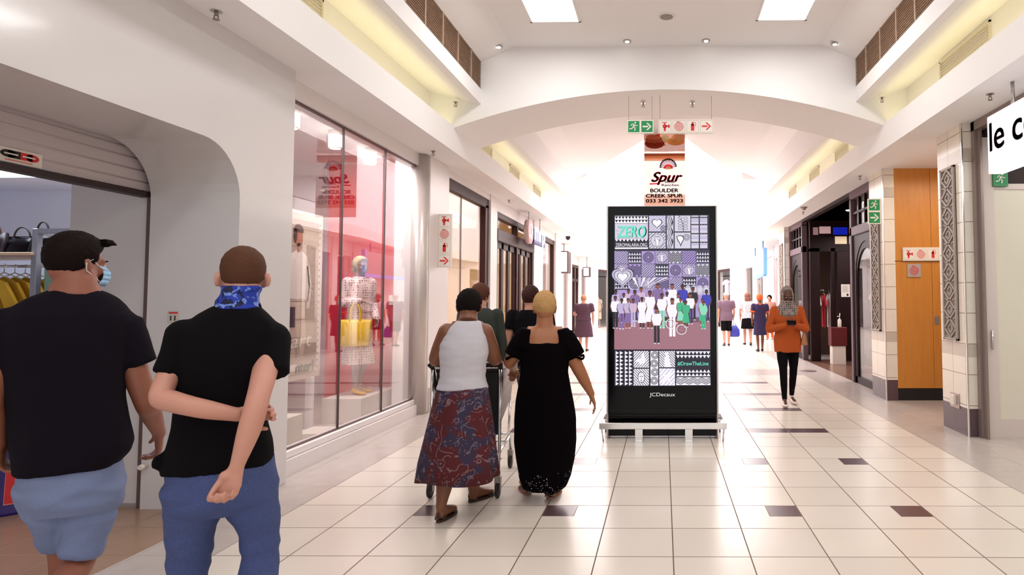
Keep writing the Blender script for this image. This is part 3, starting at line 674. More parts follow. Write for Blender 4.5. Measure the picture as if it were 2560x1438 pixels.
W_ = em('white', (250, 246, 255), 1.1); K_ = em('ink', (22, 14, 44)); L_ = em('lilac', (205, 190, 228)); V_ = em('violet', (150, 125, 200)); T_ = em('teal', (120, 250, 215)); GR = em('pale', (226, 220, 238)); PU = em('paleviolet', (184, 160, 222))
scr.rect(1536, 538, 1777, 965, K_); scr.up()
def tri_rows(c, u0, v0, u1, v1, rows, n, fg, down=False, side=False):
    if side:
        w_ = (u1-u0)/rows; h = (v1-v0)/n
        for r in range(rows):
            for k in range(n): c.poly([(u0+r*w_+.1*w_, v0+k*h), (u0+r*w_+.9*w_, v0+k*h+h/2), (u0+r*w_+.1*w_, v0+k*h+h)], fg)
        return
    h = (v1-v0)/rows; w_ = (u1-u0)/n
    for r in range(rows):
        for k in range(n):
            a = u0+k*w_; b = v0+r*h
            c.poly([(a, b+.1*h), (a+w_, b+.1*h), (a+w_/2, b+.9*h)] if down else [(a, b+.9*h), (a+w_/2, b+.1*h), (a+w_, b+.9*h)], fg)
def hatch(c, u0, v0, u1, v1, n, w_, m, d=1):
    for i in range(1, n):
        t = i/n*2
        p = [(u0+(u1-u0)*max(0, t-1), v0+(v1-v0)*min(1, t)), (u0+(u1-u0)*min(1, t), v0+(v1-v0)*max(0, t-1))]
        if d < 0: p = [(u0+u1-a, b) for a, b in p]
        c.line(p, w_, m)
def zig(c, u0, v0, u1, v1, n, rep, w_, m, vert=False):
    for r in range(rep):
        if vert:
            o = (u1-u0)/(rep+1)*(r+.2); c.line([(u0+o+((u1-u0)*.25 if i % 2 else 0), v0+(v1-v0)*i/n) for i in range(n+1)], w_, m)
        else:
            o = (v1-v0)/(rep+1)*(r+.2); c.line([(u0+(u1-u0)*i/n, v0+o+((v1-v0)*.25 if i % 2 else 0)) for i in range(n+1)], w_, m)
def heart(c, u, v, s_, m): 
    P_ = [(u+s_*16*math.sin(t)**3/16, v-s_*(13*math.cos(t)-5*math.cos(2*t)-2*math.cos(3*t)-math.cos(4*t))/16) for t in [2*math.pi*i/36 for i in range(36)]]
    # split in two halves so that the outline stays simple
    c.poly(P_[:19], m); c.poly([P_[0]]+P_[18:], m)
def fist(c, u, v, s_, bg, fg, ink):
    c.rect(u-s_*.28, v, u+s_*.28, v+s_*.95, ink); c.rect(u-s_*.48, v-s_*.72, u+s_*.48, v+s_*.12, ink); c.up()
    c.rect(u-s_*.22, v-s_*.1, u+s_*.22, v+s_*.9, fg)
    for i in range(4): c.disc(u-s_*.33+i*s_*.22, v-s_*.45, s_*.095, fg, s_*.22)
    c.poly([(u-s_*.42, v-s_*.28), (u+s_*.42, v-s_*.28), (u+s_*.3, v+s_*.15), (u-s_*.3, v+s_*.15)], fg); c.up(); c.line([(u-s_*.1, v-s_*.22), (u+s_*.34, v-s_*.12), (u+s_*.2, v+s_*.06)], s_*.06, ink)
def octa(c, u0, v0, u1, v1, fg, ink):
    c.rect(u0, v0, u1, v1, fg); c.up(); hatch(c, u0, v0, u1, v1, 10, 1.3, ink); 
    cu, cv, r = (u0+u1)/2, (v0+v1)/2, (v1-v0)*.42; c.up(); c.disc(cu, cv, r, fg, n=8); c.ring(cu, cv, r, .9, ink, 8); c.up(); fist(c, cu, cv, r*.85, fg, W_, ink)
# upper band
scr.rect(1537, 540, 1621, 559, W_); scr.rect(1537, 560, 1621, 598, GR); scr.rect(1537, 620, 1621, 624, W_); scr.up()
tri_rows(scr, 1537, 540, 1621, 558, 2, 10, K_, True)
for i in range(60): scr.disc(1540+random.random()*78, 562+random.random()*34, .9, V_, n=5)
scr.up(); scr.text('ZERO', 1580, 594.5, 29, K_, 72, 0.03, slant=.08); scr.up(); scr.text('ZERO', 1579, 594, 29, T_, 69, 0.02, slant=.08)
tri_rows(scr, 1537, 598, 1621, 606, 1, 9, W_, True)
scr.text('ZEROMALARIA.ORG', 1579, 618, 9, W_, 80, 0.0)
for (a, b, c_, d) in ((1624, 540, 1666, 580), (1624, 583, 1666, 623), (1669, 540, 1686, 623), (1689, 540, 1729, 580), (1689, 583, 1729, 623), (1731, 540, 1750, 623), (1753, 540, 1772, 623)): scr.rect(a, b, c_, d, GR)
scr.up(); hatch(scr, 1624, 540, 1666, 580, 11, 1.1, V_); octa(scr, 1624, 583, 1666, 623, GR, K_); scr.up(); scr.disc(1645, 560, 1, K_)
heart(scr, 1644, 559, 13.5, K_); scr.up(); heart(scr, 1644, 559, 11.5, W_)
for r in (7, 4.5, 2): scr.ring(1660, 572, r, 1.2, K_, 16)
zig(scr, 1669, 540, 1686, 623, 6, 3, 1.4, K_, True); tri_rows(scr, 1681, 545, 1686, 618, 1, 3, K_, side=True)
scr.line([(1700, 540), (1710, 558), (1711, 580)], 1.6, K_)
for i in range(5):
    for sg in (-1, 1): scr.disc(1710+sg*7, 546+i*7, 5.5, K_, 2.6, 12); 
scr.up()
for i in range(5):
    for sg in (-1, 1): scr.disc(1710+sg*7, 546+i*7, 4.2, W_, 1.5, 12)
scr.poly([(1693, 593), (1703, 589), (1711, 592), (1713, 600), (1708, 609), (1704, 619), (1701, 610), (1696, 603)], K_); scr.up(); scr.poly([(1695, 594), (1703, 591), (1709, 594), (1711, 600), (1706, 608), (1704, 614), (1702, 608), (1698, 602)], W_)
for r in (8, 5.5, 3): scr.ring(1719, 595, r, 1, K_, 16)
for u0 in (1731, 1753):
    for v0 in (544, 562, 585, 607): tri_rows(scr, u0, v0, u0+19, v0+5, 1, 5, K_, True); scr.line([(u0, v0), (u0+19, v0)], 1.2, K_)
    for v0 in (551, 555, 572, 576, 594, 598, 614): scr.line([(u0, v0), (u0+19, v0)], 1.1, V_)
# middle picture
scr.rect(1536, 629, 1777, 876, PU); scr.up()
rr = random.Random(3)
for i in range(7):
    for j in range(3):
        a, b = 1536+i*34.4, 629+j*33; m_ = (i*2+j) % 5; q = (a+1, b+1, min(a+33.4, 1777), b+32)
        scr.rect(*q, (L_, GR, PU)[(i+j) % 3]); scr.up()
        if m_ == 0: hatch(scr, *q, 10, 1.4, K_); hatch(scr, *q, 7, 1.0, V_, -1)
        elif m_ == 1: octa(scr, *q, L_, K_)
        elif m_ == 2: scr.rect(*q, K_); scr.up(); tri_rows(scr, q[0], q[1]+2, q[2], q[3]-2, 3, 5, GR)
        elif m_ == 3: zig(scr, *q, 6, 6, 1.7, K_)
        else:
            for r in (13, 10, 7, 4): scr.ring((q[0]+q[2])/2, (q[1]+q[3])/2, r, 1.7, K_, 18)
        scr.line([(a, b), (a+34, b), (a+34, b+33)], 1.1, K_)
scr.up()
for sz, m_ in ((29, K_), (27, L_), (22, K_), (20.5, GR), (14, K_), (12.5, W_)): heart(scr, 1557, 695, sz, m_); scr.up()
for i in range(8): scr.poly([(1600, 728), (1580+i*14, 696), (1588+i*14, 696)], (W_, L_)[i % 2]); scr.line([(1600, 728), (1580+i*14, 696)], .8, K_)
for i in range(4): scr.disc(1722+i*15, 728, 8, GR, 12, 14); scr.ring(1722+i*15, 728, 8, 1, K_, 14)
scr.up(3); FL = em('floor_brown', (170, 118, 132)); scr.rect(1536, 806, 1777, 876, FL); scr.rect(1536, 796, 1777, 808, em('floor_shade', (118, 84, 104))); scr.up()
SK = [em('skin_a', (110, 52, 44)), em('skin_b', (78, 36, 40)), em('skin_c', (150, 84, 66))]
CL = {'w': W_, 'l': L_, 'g': em('green_cloth', (60, 190, 140)), 'p': em('pale_green', (150, 230, 200)), 'b': em('blue_cloth', (60, 60, 190)), 'k': em('black_cloth', (30, 22, 40)), 'v': em('patterned', (140, 110, 170)), 'n': em('navy_cloth', (58, 44, 92)), 'r': em('rose_cloth', (220, 190, 220))}
def fig(u, head, foot, top, bot, skirt=False, w_=1.0):
    H = foot-head; r = H*.065; sk_ = SK[int(u*7) % 3]
    if skirt: scr.poly([(u-H*.08*w_, head+H*.42), (u+H*.08*w_, head+H*.42), (u+H*.14*w_, head+H*.84), (u-H*.14*w_, head+H*.84)], CL[bot])
    for sg in (-1, 1):
        scr.rect(u+sg*H*.045-H*.035, head+H*(.5 if not skirt else .84), u+sg*H*.045+H*.035, foot, CL[bot] if not skirt else sk_)
        scr.line([(u+sg*H*.12*w_, head+H*.2), (u+sg*H*.15*w_, head+H*.36), (u+sg*H*.1, head+H*.5)], H*.045, sk_)
        scr.disc(u+sg*H*.05, foot, H*.035, CL['w'], H*.02, 8)
    scr.up(); scr.poly([(u-H*.12*w_, head+H*.17), (u+H*.12*w_, head+H*.17), (u+H*.15*w_, head+H*.32), (u+H*.09*w_, head+H*.5), (u-H*.09*w_, head+H*.5), (u-H*.15*w_, head+H*.32)], CL[top])
    scr.rect(u-H*.025, head+H*.1, u+H*.025, head+H*.18, sk_); scr.up(); scr.disc(u, head+H*.07, r*.85, sk_, r*1.1, 12); scr.up(); scr.disc(u, head+H*.045, r*.88, CL['k'], r*.75, 12, math.pi, 2*math.pi)
for a in ((1646, 711, 800, 'v', 'k', 0), (1708, 713, 800, 'b', 'k', 0), (1734, 720, 802, 'k', 'k', 0), (1604, 720, 800, 'r', 'l', 0), (1572, 724, 800, 'r', 'k', 0), (1682, 712, 800, 'w', 'k', 0), (1768, 727, 806, 'b', 'n', 0), (1540, 727, 800, 'l', 'k', 0), (1588, 727, 805, 'v', 'n', 0), (1560, 735, 808, 'w', 'k', 0),
          (1669, 732, 806, 'w', 'l', 1), (1656, 736, 822, 'w', 'p', 0), (1697, 736, 810, 'w', 'b', 1), (1727, 736, 812, 'w', 'n', 0), (1626, 729, 822, 'w', 'w', 1), (1539, 742, 822, 'w', 'k', 0), (1555, 748, 824, 'l', 'v', 0), (1571, 748, 822, 'l', 'v', 1), (1584, 749, 818, 'r', 'l', 0), (1606, 745, 822, 'w', 'w', 1), (1682, 748, 842, 'w', 'w', 0),
          (1703, 748, 815, 'g', 'p', 1), (1716, 754, 820, 'g', 'g', 1), (1757, 750, 815, 'p', 'g', 1), (1760, 756, 824, 'p', 'g', 0), (1643, 772, 860, 'w', 'k', 0)): fig(*a[:6])
for u_, v_, r_ in ((1705, 826, 12), (1678, 812, 12)): scr.ring(u_, v_, r_, 1.6, W_, 20); scr.ring(u_, v_, r_-3, .6, K_, 20)
# lower band
scr.rect(1536, 877, 1777, 965, K_); scr.up()
tri_rows(scr, 1539, 879, 1560, 964, 2, 9, W_, side=True); tri_rows(scr, 1562, 879, 1583, 964, 2, 9, W_, side=True)
for q in ((1585, 879, 1623, 920), (1585, 923, 1623, 964), (1627, 879, 1646, 964), (1649, 879, 1688, 919), (1649, 922, 1688, 964), (1691, 944, 1776, 963)): scr.rect(*q, W_)
scr.up(); hatch(scr, 1585, 879, 1623, 920, 12, 1.5, K_); hatch(scr, 1585, 923, 1623, 964, 12, 1.5, K_, -1); hatch(scr, 1649, 879, 1688, 919, 13, 1.5, K_, -1)
for i in range(4):
    for r in (9, 6.5, 4): scr.ring(1636 if i % 2 else 1638, 889+i*21, r, 1.5, K_, 16)
zig(scr, 1691, 944, 1776, 963, 8, 4, 1.7, K_); hatch(scr, 1649, 922, 1688, 964, 8, 1.1, V_)
scr.up(); scr.poly([(1588, 905), (1602, 896), (1610, 884), (1613, 897), (1620, 893), (1612, 906), (1600, 916), (1600, 907)], W_); scr.disc(1604, 944, 9, K_, 14, 16); scr.poly([(1662, 893), (1672, 890), (1676, 906), (1678, 919), (1662, 919)], W_); scr.disc(1667, 887, 4.5, W_)
scr.poly([(1655, 932), (1668, 940), (1680, 930), (1673, 944), (1680, 958), (1667, 950), (1655, 958), (1662, 945)], W_); scr.up(); scr.disc(1604, 944, 7.6, W_, 12.4, 16); scr.up(); scr.disc(1601, 942, 2, K_, 1, 8); scr.disc(1607.5, 942, 2, K_, 1, 8); scr.line([(1604, 934), (1604, 951)], .8, K_); scr.disc(1604, 952, 2.5, K_, 1, 8)
tri_rows(scr, 1691, 879, 1776, 898, 2, 9, W_, True); tri_rows(scr, 1691, 924, 1776, 942, 2, 9, W_)
scr.text('#DrawTheLine', 1733, 914.5, 9.5, T_, 77, 0.01)
scr.up(); scr.build('screen', kiosk)
c = Canvas((KX0-1516*S, KY-.001, KZ+516*SV), (S, 0, 0), (0, 0, -SV), (0, -1, 0)); c.text('JCDecaux', 1656.5, 992.5, 9.2, em('maker_white', (235, 235, 235)), 64, 0.0); c.build('maker_lettering', kiosk)
rail = thing('guard_rail', 'low brushed steel guard rail running round the foot of the kiosk', 'rail', (0, 0, 0))
mb = MB(); RY = 6.62
mb.box(-.675, RY, .133, .662, RY+.02, .20, b=.004)
mb.box(-.675, RY+.02, .133, -.655, 7.20, .20, b=.004); mb.box(.642, RY+.02, .133, .662, 7.20, .20, b=.004); mb.box(-.675, 7.18, .133, .662, 7.20, .20, b=.004); mb.build('rail_bar', CHROME, rail)
for x in (-.30, .225):
    mb = MB(); mb.box(x, RY+.025, 0, x+.08, RY+.035, .17, b=.002); mb.box(x, RY-.0, 0, x+.08, RY+.12, .008); mb.build('foot', CHROME, rail)
for x in (-.655, .635):
    mb = MB(); mb.tube([(x, RY+.03, .15), (x+(.02 if x < 0 else -.01), RY+.05, 0.0)], .008, 8); mb.build('foot', CHROME, rail)
    mb = MB(); mb.tube([(x, 7.15, .15), (x, 7.15, 0)], .008, 8); mb.build('foot', CHROME, rail)
# ---- hanging banner (printed fabric that lets daylight through)
def fabric(name, col):
    if name in MATS: return MATS[name]
    m = bpy.data.materials.new(name); m.use_nodes = True; nt = m.node_tree; nt.nodes.clear(); o = nt.nodes.new('ShaderNodeOutputMaterial'); a = nt.nodes.new('ShaderNodeBsdfDiffuse'); b = nt.nodes.new('ShaderNodeBsdfTranslucent'); x = nt.nodes.new('ShaderNodeMixShader'); x.inputs[0].default_value = .33
    a.inputs[0].default_value = (*col, 1); b.inputs[0].default_value = (*[min(1, c*1.1) for c in col], 1); nt.links.new(a.outputs[0], x.inputs[1]); nt.links.new(b.outputs[0], x.inputs[2]); nt.links.new(x.outputs[0], o.inputs[0]); MATS[name] = m; return m
ban = thing('hanging_banner', 'tall pale restaurant banner with food picture and red script hung above the kiosk', 'banner', (0, 0, 0))
BY = 12.45; bs = BY/F_PX; p0 = pt(1610, 334, BY); p1 = pt(1713, 334, BY); zb = pt(1660, 540, BY).z
mb = MB(); mb.add([(p0.x, BY, zb), (p1.x, BY, zb), (p1.x, BY, p0.z), (p0.x, BY, p0.z)], [[0, 1, 2, 3]]); mb.build('cloth', fabric('banner_cloth', srgb(250, 232, 228)), ban)
mb = MB(); mb.tube([(p0.x-.02, BY+.006, p0.z), (p1.x+.02, BY+.006, p0.z)], .014, 10); mb.tube([(p0.x+.05, BY+.006, p0.z), (p0.x+.05, BY+.006, 4.8)], .003, 6); mb.tube([(p1.x-.05, BY+.006, p0.z), (p1.x-.05, BY+.006, 4.8)], .003, 6); mb.build('rod', GREYM, ban)
c = Canvas((p0.x-1610*bs, BY-.001, p0.z+334*bs), (bs, 0, 0), (0, 0, -bs), (0, -1, 0), .0008); B = lambda n_, r, g, b: fabric('print_'+n_, srgb(r, g, b))
c.rect(1610, 334, 1713, 380, B('pink', 222, 170, 160)); c.rect(1610, 385, 1713, 392, B('table', 150, 80, 50)); c.rect(1610, 392, 1713, 398, B('table2', 205, 130, 90)); c.rect(1610, 398, 1713, 404, B('table3', 232, 180, 150)); c.rect(1610, 500, 1713, 520, B('peach', 246, 214, 198)); c.rect(1610, 490, 1713, 500, B('peach2', 248, 222, 210)); c.up()
c.poly([(1610, 362), (1713, 362), (1713, 374), (1690, 380), (1660, 382), (1630, 381), (1610, 378)], B('plate', 246, 236, 236)); c.up()
for (u, v, a, b, m_) in ((1637, 360, 25, 13, (150, 60, 40)), (1637, 350, 24, 9, (178, 84, 60)), (1634, 343, 18, 7, (196, 110, 80)), (1690, 355, 22, 10, (214, 150, 90)), (1696, 345, 17, 9, (226, 170, 120)), (1664, 346, 9, 12, (206, 190, 140)), (1645, 335, 6, 7, (200, 70, 50))): c.disc(u, v, a, B('food%d%d' % (u, v), *m_), b); c.up()
for i in range(12): c.line([(1676+i*3, 350+(i % 3)*3), (1688+i*2, 362-(i % 4)*3)], 1.4, B('chip', 232, 170, 90))
for i in range(7): c.line([(1614+i*7, 356+(i % 2)*3), (1622+i*7, 366)], 1.3, B('char', 92, 30, 24))
NV = B('navy', 60, 50, 100); RD = B('red', 226, 40, 64); GY = B('grey', 180, 172, 190)
for i in range(15):                                      # fan of feathers of the emblem
    a = math.radians(172-i*11.2); r0, r1 = 11, 21+3*math.sin(i/14*math.pi); q = lambda r, s_: (1671+math.cos(a+s_)*r, 423-math.sin(a+s_)*r)
    c.poly([q(r0, -.06), q(r1, -.09), q(r1+2, 0), q(r1, .09), q(r0, .06)], (GY, B('lilac', 205, 196, 214))[i % 2]); c.poly([q(r1-3, -.08), q(r1, -.09), q(r1+2, 0), q(r1, .09), q(r1-3, .08)], NV)
c.up(); c.disc(1671, 424, 12, RD, 11, 20, math.pi, 2*math.pi); c.up(); c.disc(1671, 426, 8, B('peach3', 236, 200, 160), 9, 20, math.pi, 2*math.pi); c.up()
c.text('Spur', 1664, 457, 25, RD, 72, 0.06, slant=.42); c.line([(1624, 463), (1645, 462)], 3, RD)
c.text('Steak', 1675, 460.5, 6, B('ink', 74, 40, 50), 27, .05); c.text('Ranches', 1676, 468.5, 6, B('ink', 74, 40, 50), 43, .05)
c.text('BOULDER', 1661, 484, 9.5, B('ink2', 60, 24, 20), 70, 0.07); c.text('CREEK SPUR', 1661, 497, 9, B('ink2', 60, 24, 20), 92, 0.07); c.text('033 342 3923', 1661, 510, 9, B('ink2', 60, 24, 20), 92, 0.07)
c.build('print', ban)
# ---- safety signs
def sign(name, label, u0, v0, u1, v1, y, kinds, cols, thick=.02, horiz=True, wires=None, back=SIGNW, fg=None, group='safety signs'):
    t = thing(name, label, 'sign', (0, 0, 0), group=group)
    a = pt(u0, v0, y); b = pt(u1, v1, y); mb = MB(); mb.box(a.x, y, b.z, b.x, y+thick, a.z, b=.003); mb.build('board', back, t)
    n = len(kinds); c = Canvas((a.x, y-.0005, a.z), (1, 0, 0), (0, 0, -1), (0, -1, 0), .0006); W0 = b.x-a.x; H0 = a.z-b.z
    for i, k in enumerate(kinds):
        cw = W0/n if horiz else W0; chh = H0 if horiz else H0/n; s_ = min(cw, chh)*.86
        uu = (i+.5)*cw-s_/2 if horiz else W0/2-s_/2; vv = (H0/2 if horiz else (i+.5)*chh)-s_/2
        if cols[0] is not back: c.rect(uu, vv, uu+s_, vv+s_, cols[0]); 
        else:
            for q in (((uu, vv), (uu+s_, vv)), ((uu, vv+s_), (uu+s_, vv+s_)), ((uu, vv), (uu, vv+s_)), ((uu+s_, vv), (uu+s_, vv+s_))): c.line(q, s_*.02, mat('sign_line', srgb(170, 160, 152), .5))
        c.up(); pict(c, k, uu, vv, s_, cols[1]); c.up(-1)
    c.build('pictogram', t)
    if wires:
        for x in (a.x+.02, b.x-.02): mb = MB(); mb.tube([(x, y+thick/2, a.z), (x, y+thick/2, wires)], .0025, 6); mb.build('wire', GREYM, t)
    return t
sign('exit_sign', 'green running man exit sign with arrow hanging under the arch', 1568, 300, 1634, 333, 8.25, ['man', 'arrow'], (SIGNG, SIGNW), wires=4.21)
sign('fire_sign', 'long white sign of four red fire symbols hanging under the arch', 1646, 299, 1783, 333, 8.25, ['hyd', 'reel', 'ext', 'arrow'], (SIGNW, SIGNR), wires=4.22)
sign('fire_sign', 'upright white sign of four red fire symbols on the white pillar by the display window', 1093, 535, 1129, 669, 8.62, ['hyd', 'reel', 'ext', 'arrow'], (SIGNW, SIGNR), horiz=False)
sign('exit_sign', 'upright green running man exit sign with arrow on the tiled pillar', 2169, 497, 2203, 560, 9.25, ['man', 'arrow'], (SIGNG, SIGNW), horiz=False)
sign('fire_sign', 'white sign of red fire symbols on the orange wood panelling', 2257, 619, 2378, 652, 9.26, ['hyd', 'reel', 'ext', 'arrow'], (SIGNW, SIGNR))
sign('hose_sign', 'small grey square sign with red hose reel on the orange wood panelling', 2268, 660, 2303, 693, 9.275, ['reel'], (mat('sign_grey', srgb(176, 162, 156), .5), SIGNR), .012, back=mat('sign_grey', srgb(176, 162, 156), .5))
sign('exit_sign', 'small green running man sign over the frosted glass door', 2482, 428, 2521, 466, 6.78, ['man'], (SIGNG, SIGNW), .02, back=SIGNG)
# ---- hanging lightbox of the bright shop
t = thing('shop_sign', 'white lit lightbox with dark lettering hanging from a pole before the frosted glass door', 'sign', (0, 0, 0))
mb = MB(); mb.box(3.06, 3.4, 2.66, 3.20, 5.87, 3.20, b=.006); mb.build('lightbox', mat('lightbox_white', srgb(230, 226, 235), .4, emit=(0.95, .93, 1), es=.9), t)
for y_ in (5.55, 3.8): mb = MB(); mb.tube([(3.13, y_, 3.19), (3.13, y_, 3.43)], .016, 12); mb.build('pole', SILVER, t)
c = Canvas((3.059, 5.87, 3.20), (0, -1, 0), (0, 0, -1), (-1, 0, 0), .001); c.text('le coq sportif', .045, .335, .275, mat('letter_dark', srgb(74, 48, 56), .5), 2.15, 0.03, centre=False); c.build('lettering', t)
# ---- round red and white lettered sign over the folding door
t = thing('shop_sign', 'hanging lit sign of a red disc and white letters above the folding glass door', 'sign', (0, 0, 0))
mb = MB(); mb.lathe((-3.02, 13.75, 2.99), [(.27, 0), (.27, .1)], 36, ax='x'); mb.build('disc', mat('disc_rim', srgb(206, 180, 180), .4), t)
c = Canvas((-2.919, 13.75, 2.99), (0, 1, 0), (0, 0, -1), (1, 0, 0), .001); c.disc(0, 0, .265, mat('sign_red_lit', srgb(226, 60, 70), .4, emit=srgb(226, 60, 70), es=.6), n=36); c.up(); c.ring(.02, -.03, .13, .05, em('sw', (255, 225, 225))); c.line([(-.14, .1), (.16, .14)], .05, em('sw', (255, 225, 225))); c.build('disc_face', t)
mb = MB(); mb.box(-3.02, 14.25, 2.78, -2.95, 15.6, 3.12, b=.01); mb.build('letter_box', mat('letter_navy', srgb(40, 44, 110), .5), t)
c = Canvas((-2.949, 14.25, 3.12), (0, 1, 0), (0, 0, -1), (1, 0, 0), .002); LW = em('letters', (250, 250, 255), 1.6); c.text('mrp', .68, .25, .42, LW, 1.25, 0.07); c.build('lettering', t)
for y_, z_ in ((13.75, 3.25), (15.0, 3.1)): mb = MB(); mb.tube([(-2.97, y_, z_), (-2.97, y_, 3.43)], .012, 8); mb.build('pole', SILVER, t)
# ---- far projecting signs
def blade(name, label, u0, v0, u1, v1, y, th, front, side, mats_):
    a = pt(u0, v0, y); b = pt(u1, v1, y); t = thing(name, label, 'sign', (0, 0, 0)); mb = MB(); mb.box(a.x, y, b.z, b.x, y+th, a.z, b=.01); mb.build('box', side, t)
    mb = MB(); mb.box(a.x+.03, y-.01, b.z+.03, b.x-.03, y, a.z-.03); mb.build('face', front, t)
    mb = MB(); mb.tube([((a.x+b.x)/2, y+th/2, a.z), ((a.x+b.x)/2, y+th/2, 3.43)], .015, 8); mb.build('pole', GREYM, t); return t
blade('blade_sign', 'dark sided projecting shop sign beyond the folding glass door', 1391, 628, 1420, 682, 21.5, .7, mat('face_rose', srgb(232, 210, 206), .5, emit=(1, .9, .88), es=.4), BROWNF, 0)
blade('blade_sign', 'small white hooded projecting sign deep on the display window side', 1457, 668, 1474, 692, 28.5, .5, em('face_white', (255, 250, 250), 1.2), BROWNF, 0)
t = thing('shop_sign', 'white hanging sign with light blue edges beyond the dark arched shop', 'sign', (0, 0, 0))
a = pt(1887, 640, 24.0); b = pt(1910, 672, 20.0)
mb = MB(); mb.prism([(3.53, 24.6), (3.62, 24.6), (3.39, 20.6), (3.30, 20.6)], 'z', 2.36, 3.1); mb.build('lightbox', em('box_white', (255, 252, 255), 1.1), t)
mb = MB(); mb.box(3.29, 20.5, 2.28, 3.41, 20.6, 3.16); mb.prism([(3.52, 24.6), (3.63, 24.6), (3.40, 20.6), (3.29, 20.6)], 'z', 2.24, 2.36); mb.build('edge', mat('sky_blue_edge', srgb(110, 165, 232), .5, emit=srgb(110, 165, 232), es=.4), t)
for x_, y_ in ((3.36, 21), (3.54, 24)): mb = MB(); mb.tube([(x_, y_, 3.1), (x_, y_, 3.43)], .02, 8); mb.build('pole', mat('blue_pole', srgb(90, 130, 200), .5), t)
# ================================================================== LEFT CLOTHING SHOP
sh = thing('roller_shutter', 'half raised pale slatted roller shutter in the rounded shop opening', 'shutter', (0, 0, 0))
mb = MB(); mb.box(-3.84, 2.2, 2.30, -3.80, 4.555, 2.72)
for i, z in enumerate((2.36, 2.44, 2.52, 2.585)): mb.tube([(-3.80, 2.2, z), (-3.80, 4.55, z)], .006, 8)
mb.build('slats', mat('shutter_slat', srgb(205, 192, 194), .4), sh)
mb = MB(); mb.box(-3.86, 2.2, 2.255, -3.775, 4.555, 2.292, b=.004); mb.build('bottom_bar', mat('dark_bar', srgb(44, 24, 24), .5), sh)
mb = MB(); mb.box(-3.80, 4.535, 0, -3.765, 4.56, 2.3); mb.build('guide_rail', mat('guide_brown', srgb(96, 76, 72), .5), sh)
c = Canvas((-3.792, 3.48, 2.385), (0, 1, 0), (0, 0, -1), (1, 0, 0), .002); c.rect(0, 0, .26, .085, SIGNW); c.up(); c.disc(.06, .035, .045, BLACKM, .022); c.rect(.06, .013, .13, .057, BLACKM); c.disc(.20, .035, .04, SIGNR, .022); c.rect(.13, .013, .2, .057, SIGNR); c.up()
c.line([(.035, .035), (.115, .035)], .008, SIGNW); c.line([(.14, .035), (.215, .035)], .008, SIGNW); c.line([(.04, .07), (.2, .07)], .004, SIGNR)
c.build('maker_sticker', sh)
pl = MB(); pl.box(-3.60, 4.512, 1.335, -3.515, 4.52, 1.42, b=.002); o = pl.build('wall_notice', mat('notice_pale', srgb(200, 190, 184), .5)); tag(o, 'tiny pale notice plate stuck on the rounded shop reveal', 'notice')
c = Canvas((-3.60, 4.5115, 1.42), (1, 0, 0), (0, 0, -1), (0, -1, 0)); c.rect(.01, .008, .075, .02, SIGNR); c.rect(.02, .035, .03, .07, BLACKM); c.rect(.05, .035, .06, .07, BLACKM); c.build('notice_print', o)
mb = MB(); mb.lathe((-3.72, 4.52, .31), [(.018, -.06), (.02, -.03), (.014, -.03), (.014, 0)], 14, ax='y'); o = mb.build('door_stop', SIGNW); tag(o, 'small white round lock stub low on the rounded shop reveal', 'lock')
# rack with shelf
rk = thing('clothes_rack', 'grey metal clothes rack with a pale shelf inside the rounded opening', 'rack', (0, 0, 0))
mb = MB()
for x in (-5.28, -6.3):
    mb.box(x, 5.15, 0, x+.05, 5.2, 2.10, b=.004)
    mb.box(x, 5.75, 0, x+.05, 5.8, 2.10, b=.004); mb.box(x, 5.2, 2.05, x+.05, 5.75, 2.10)
mb.box(-5.23, 5.15, 2.06, -4.9, 5.2, 2.10); mb.box(-4.95, 5.15, 0, -4.9, 5.2, 2.1)
mb.build('frame', mat('rack_grey', srgb(150, 150, 158), .4, .3), rk)
mb = MB(); mb.box(-6.3, 5.12, 1.875, -5.25, 5.78, 1.90, b=.003); mb.build('shelf', mat('shelf_birch', srgb(214, 184, 150), .5), rk)
mb = MB(); mb.tube([(-6.3, 5.45, 1.80), (-5.25, 5.45, 1.80)], .012, 8); mb.tube([(-5.2, 5.3, 1.93), (-4.9, 5.3, 1.93)], .012, 8); mb.build('rail', CHROME, rk)
def bag(label, x, y, z, w_, h, d_, m, hm, group=None, rz=0):
    t = thing('handbag', label, 'bag', (x, y, z), rz, group)
    mb = MB(); mb.loft([((0, 0, 0), w_/2, d_/2), ((0, 0, h*.08), w_/2*1.04, d_/2*1.05), ((0, 0, h*.6), w_/2*.96, d_/2*.7), ((0, 0, h), w_/2*.9, d_/2*.3)], 20, e=5); mb.build('bag_body', m, t)
    mb = MB(); mb.tube([(w_*.28*math.cos(math.pi*i/12), -d_*.12, h*.9+h*.6*math.sin(math.pi*i/12)) for i in range(13)], .007, 8); mb.build('handle', hm, t); return t
DKB = mat('dark_leather', srgb(30, 18, 24), .35); TAN = mat('tan_leather', srgb(214, 186, 160), .5)
bag('pale tan structured handbag at the end of the rack shelf', -6.1, 5.4, 1.90, .26, .24, .14, TAN, DKB)
bag('dark handbag in the middle of the rack shelf with brown handles', -5.84, 5.38, 1.90, .24, .19, .14, DKB, mat('brown_leather', srgb(70, 36, 28), .4))
bag('black handbag third along the rack shelf, slumped low', -5.62, 5.42, 1.90, .26, .16, .16, BLACKG, DKB)
bag('black glossy handbag nearest the grey rack upright', -5.42, 5.40, 1.90, .20, .19, .14, BLACKG, BLACKM)
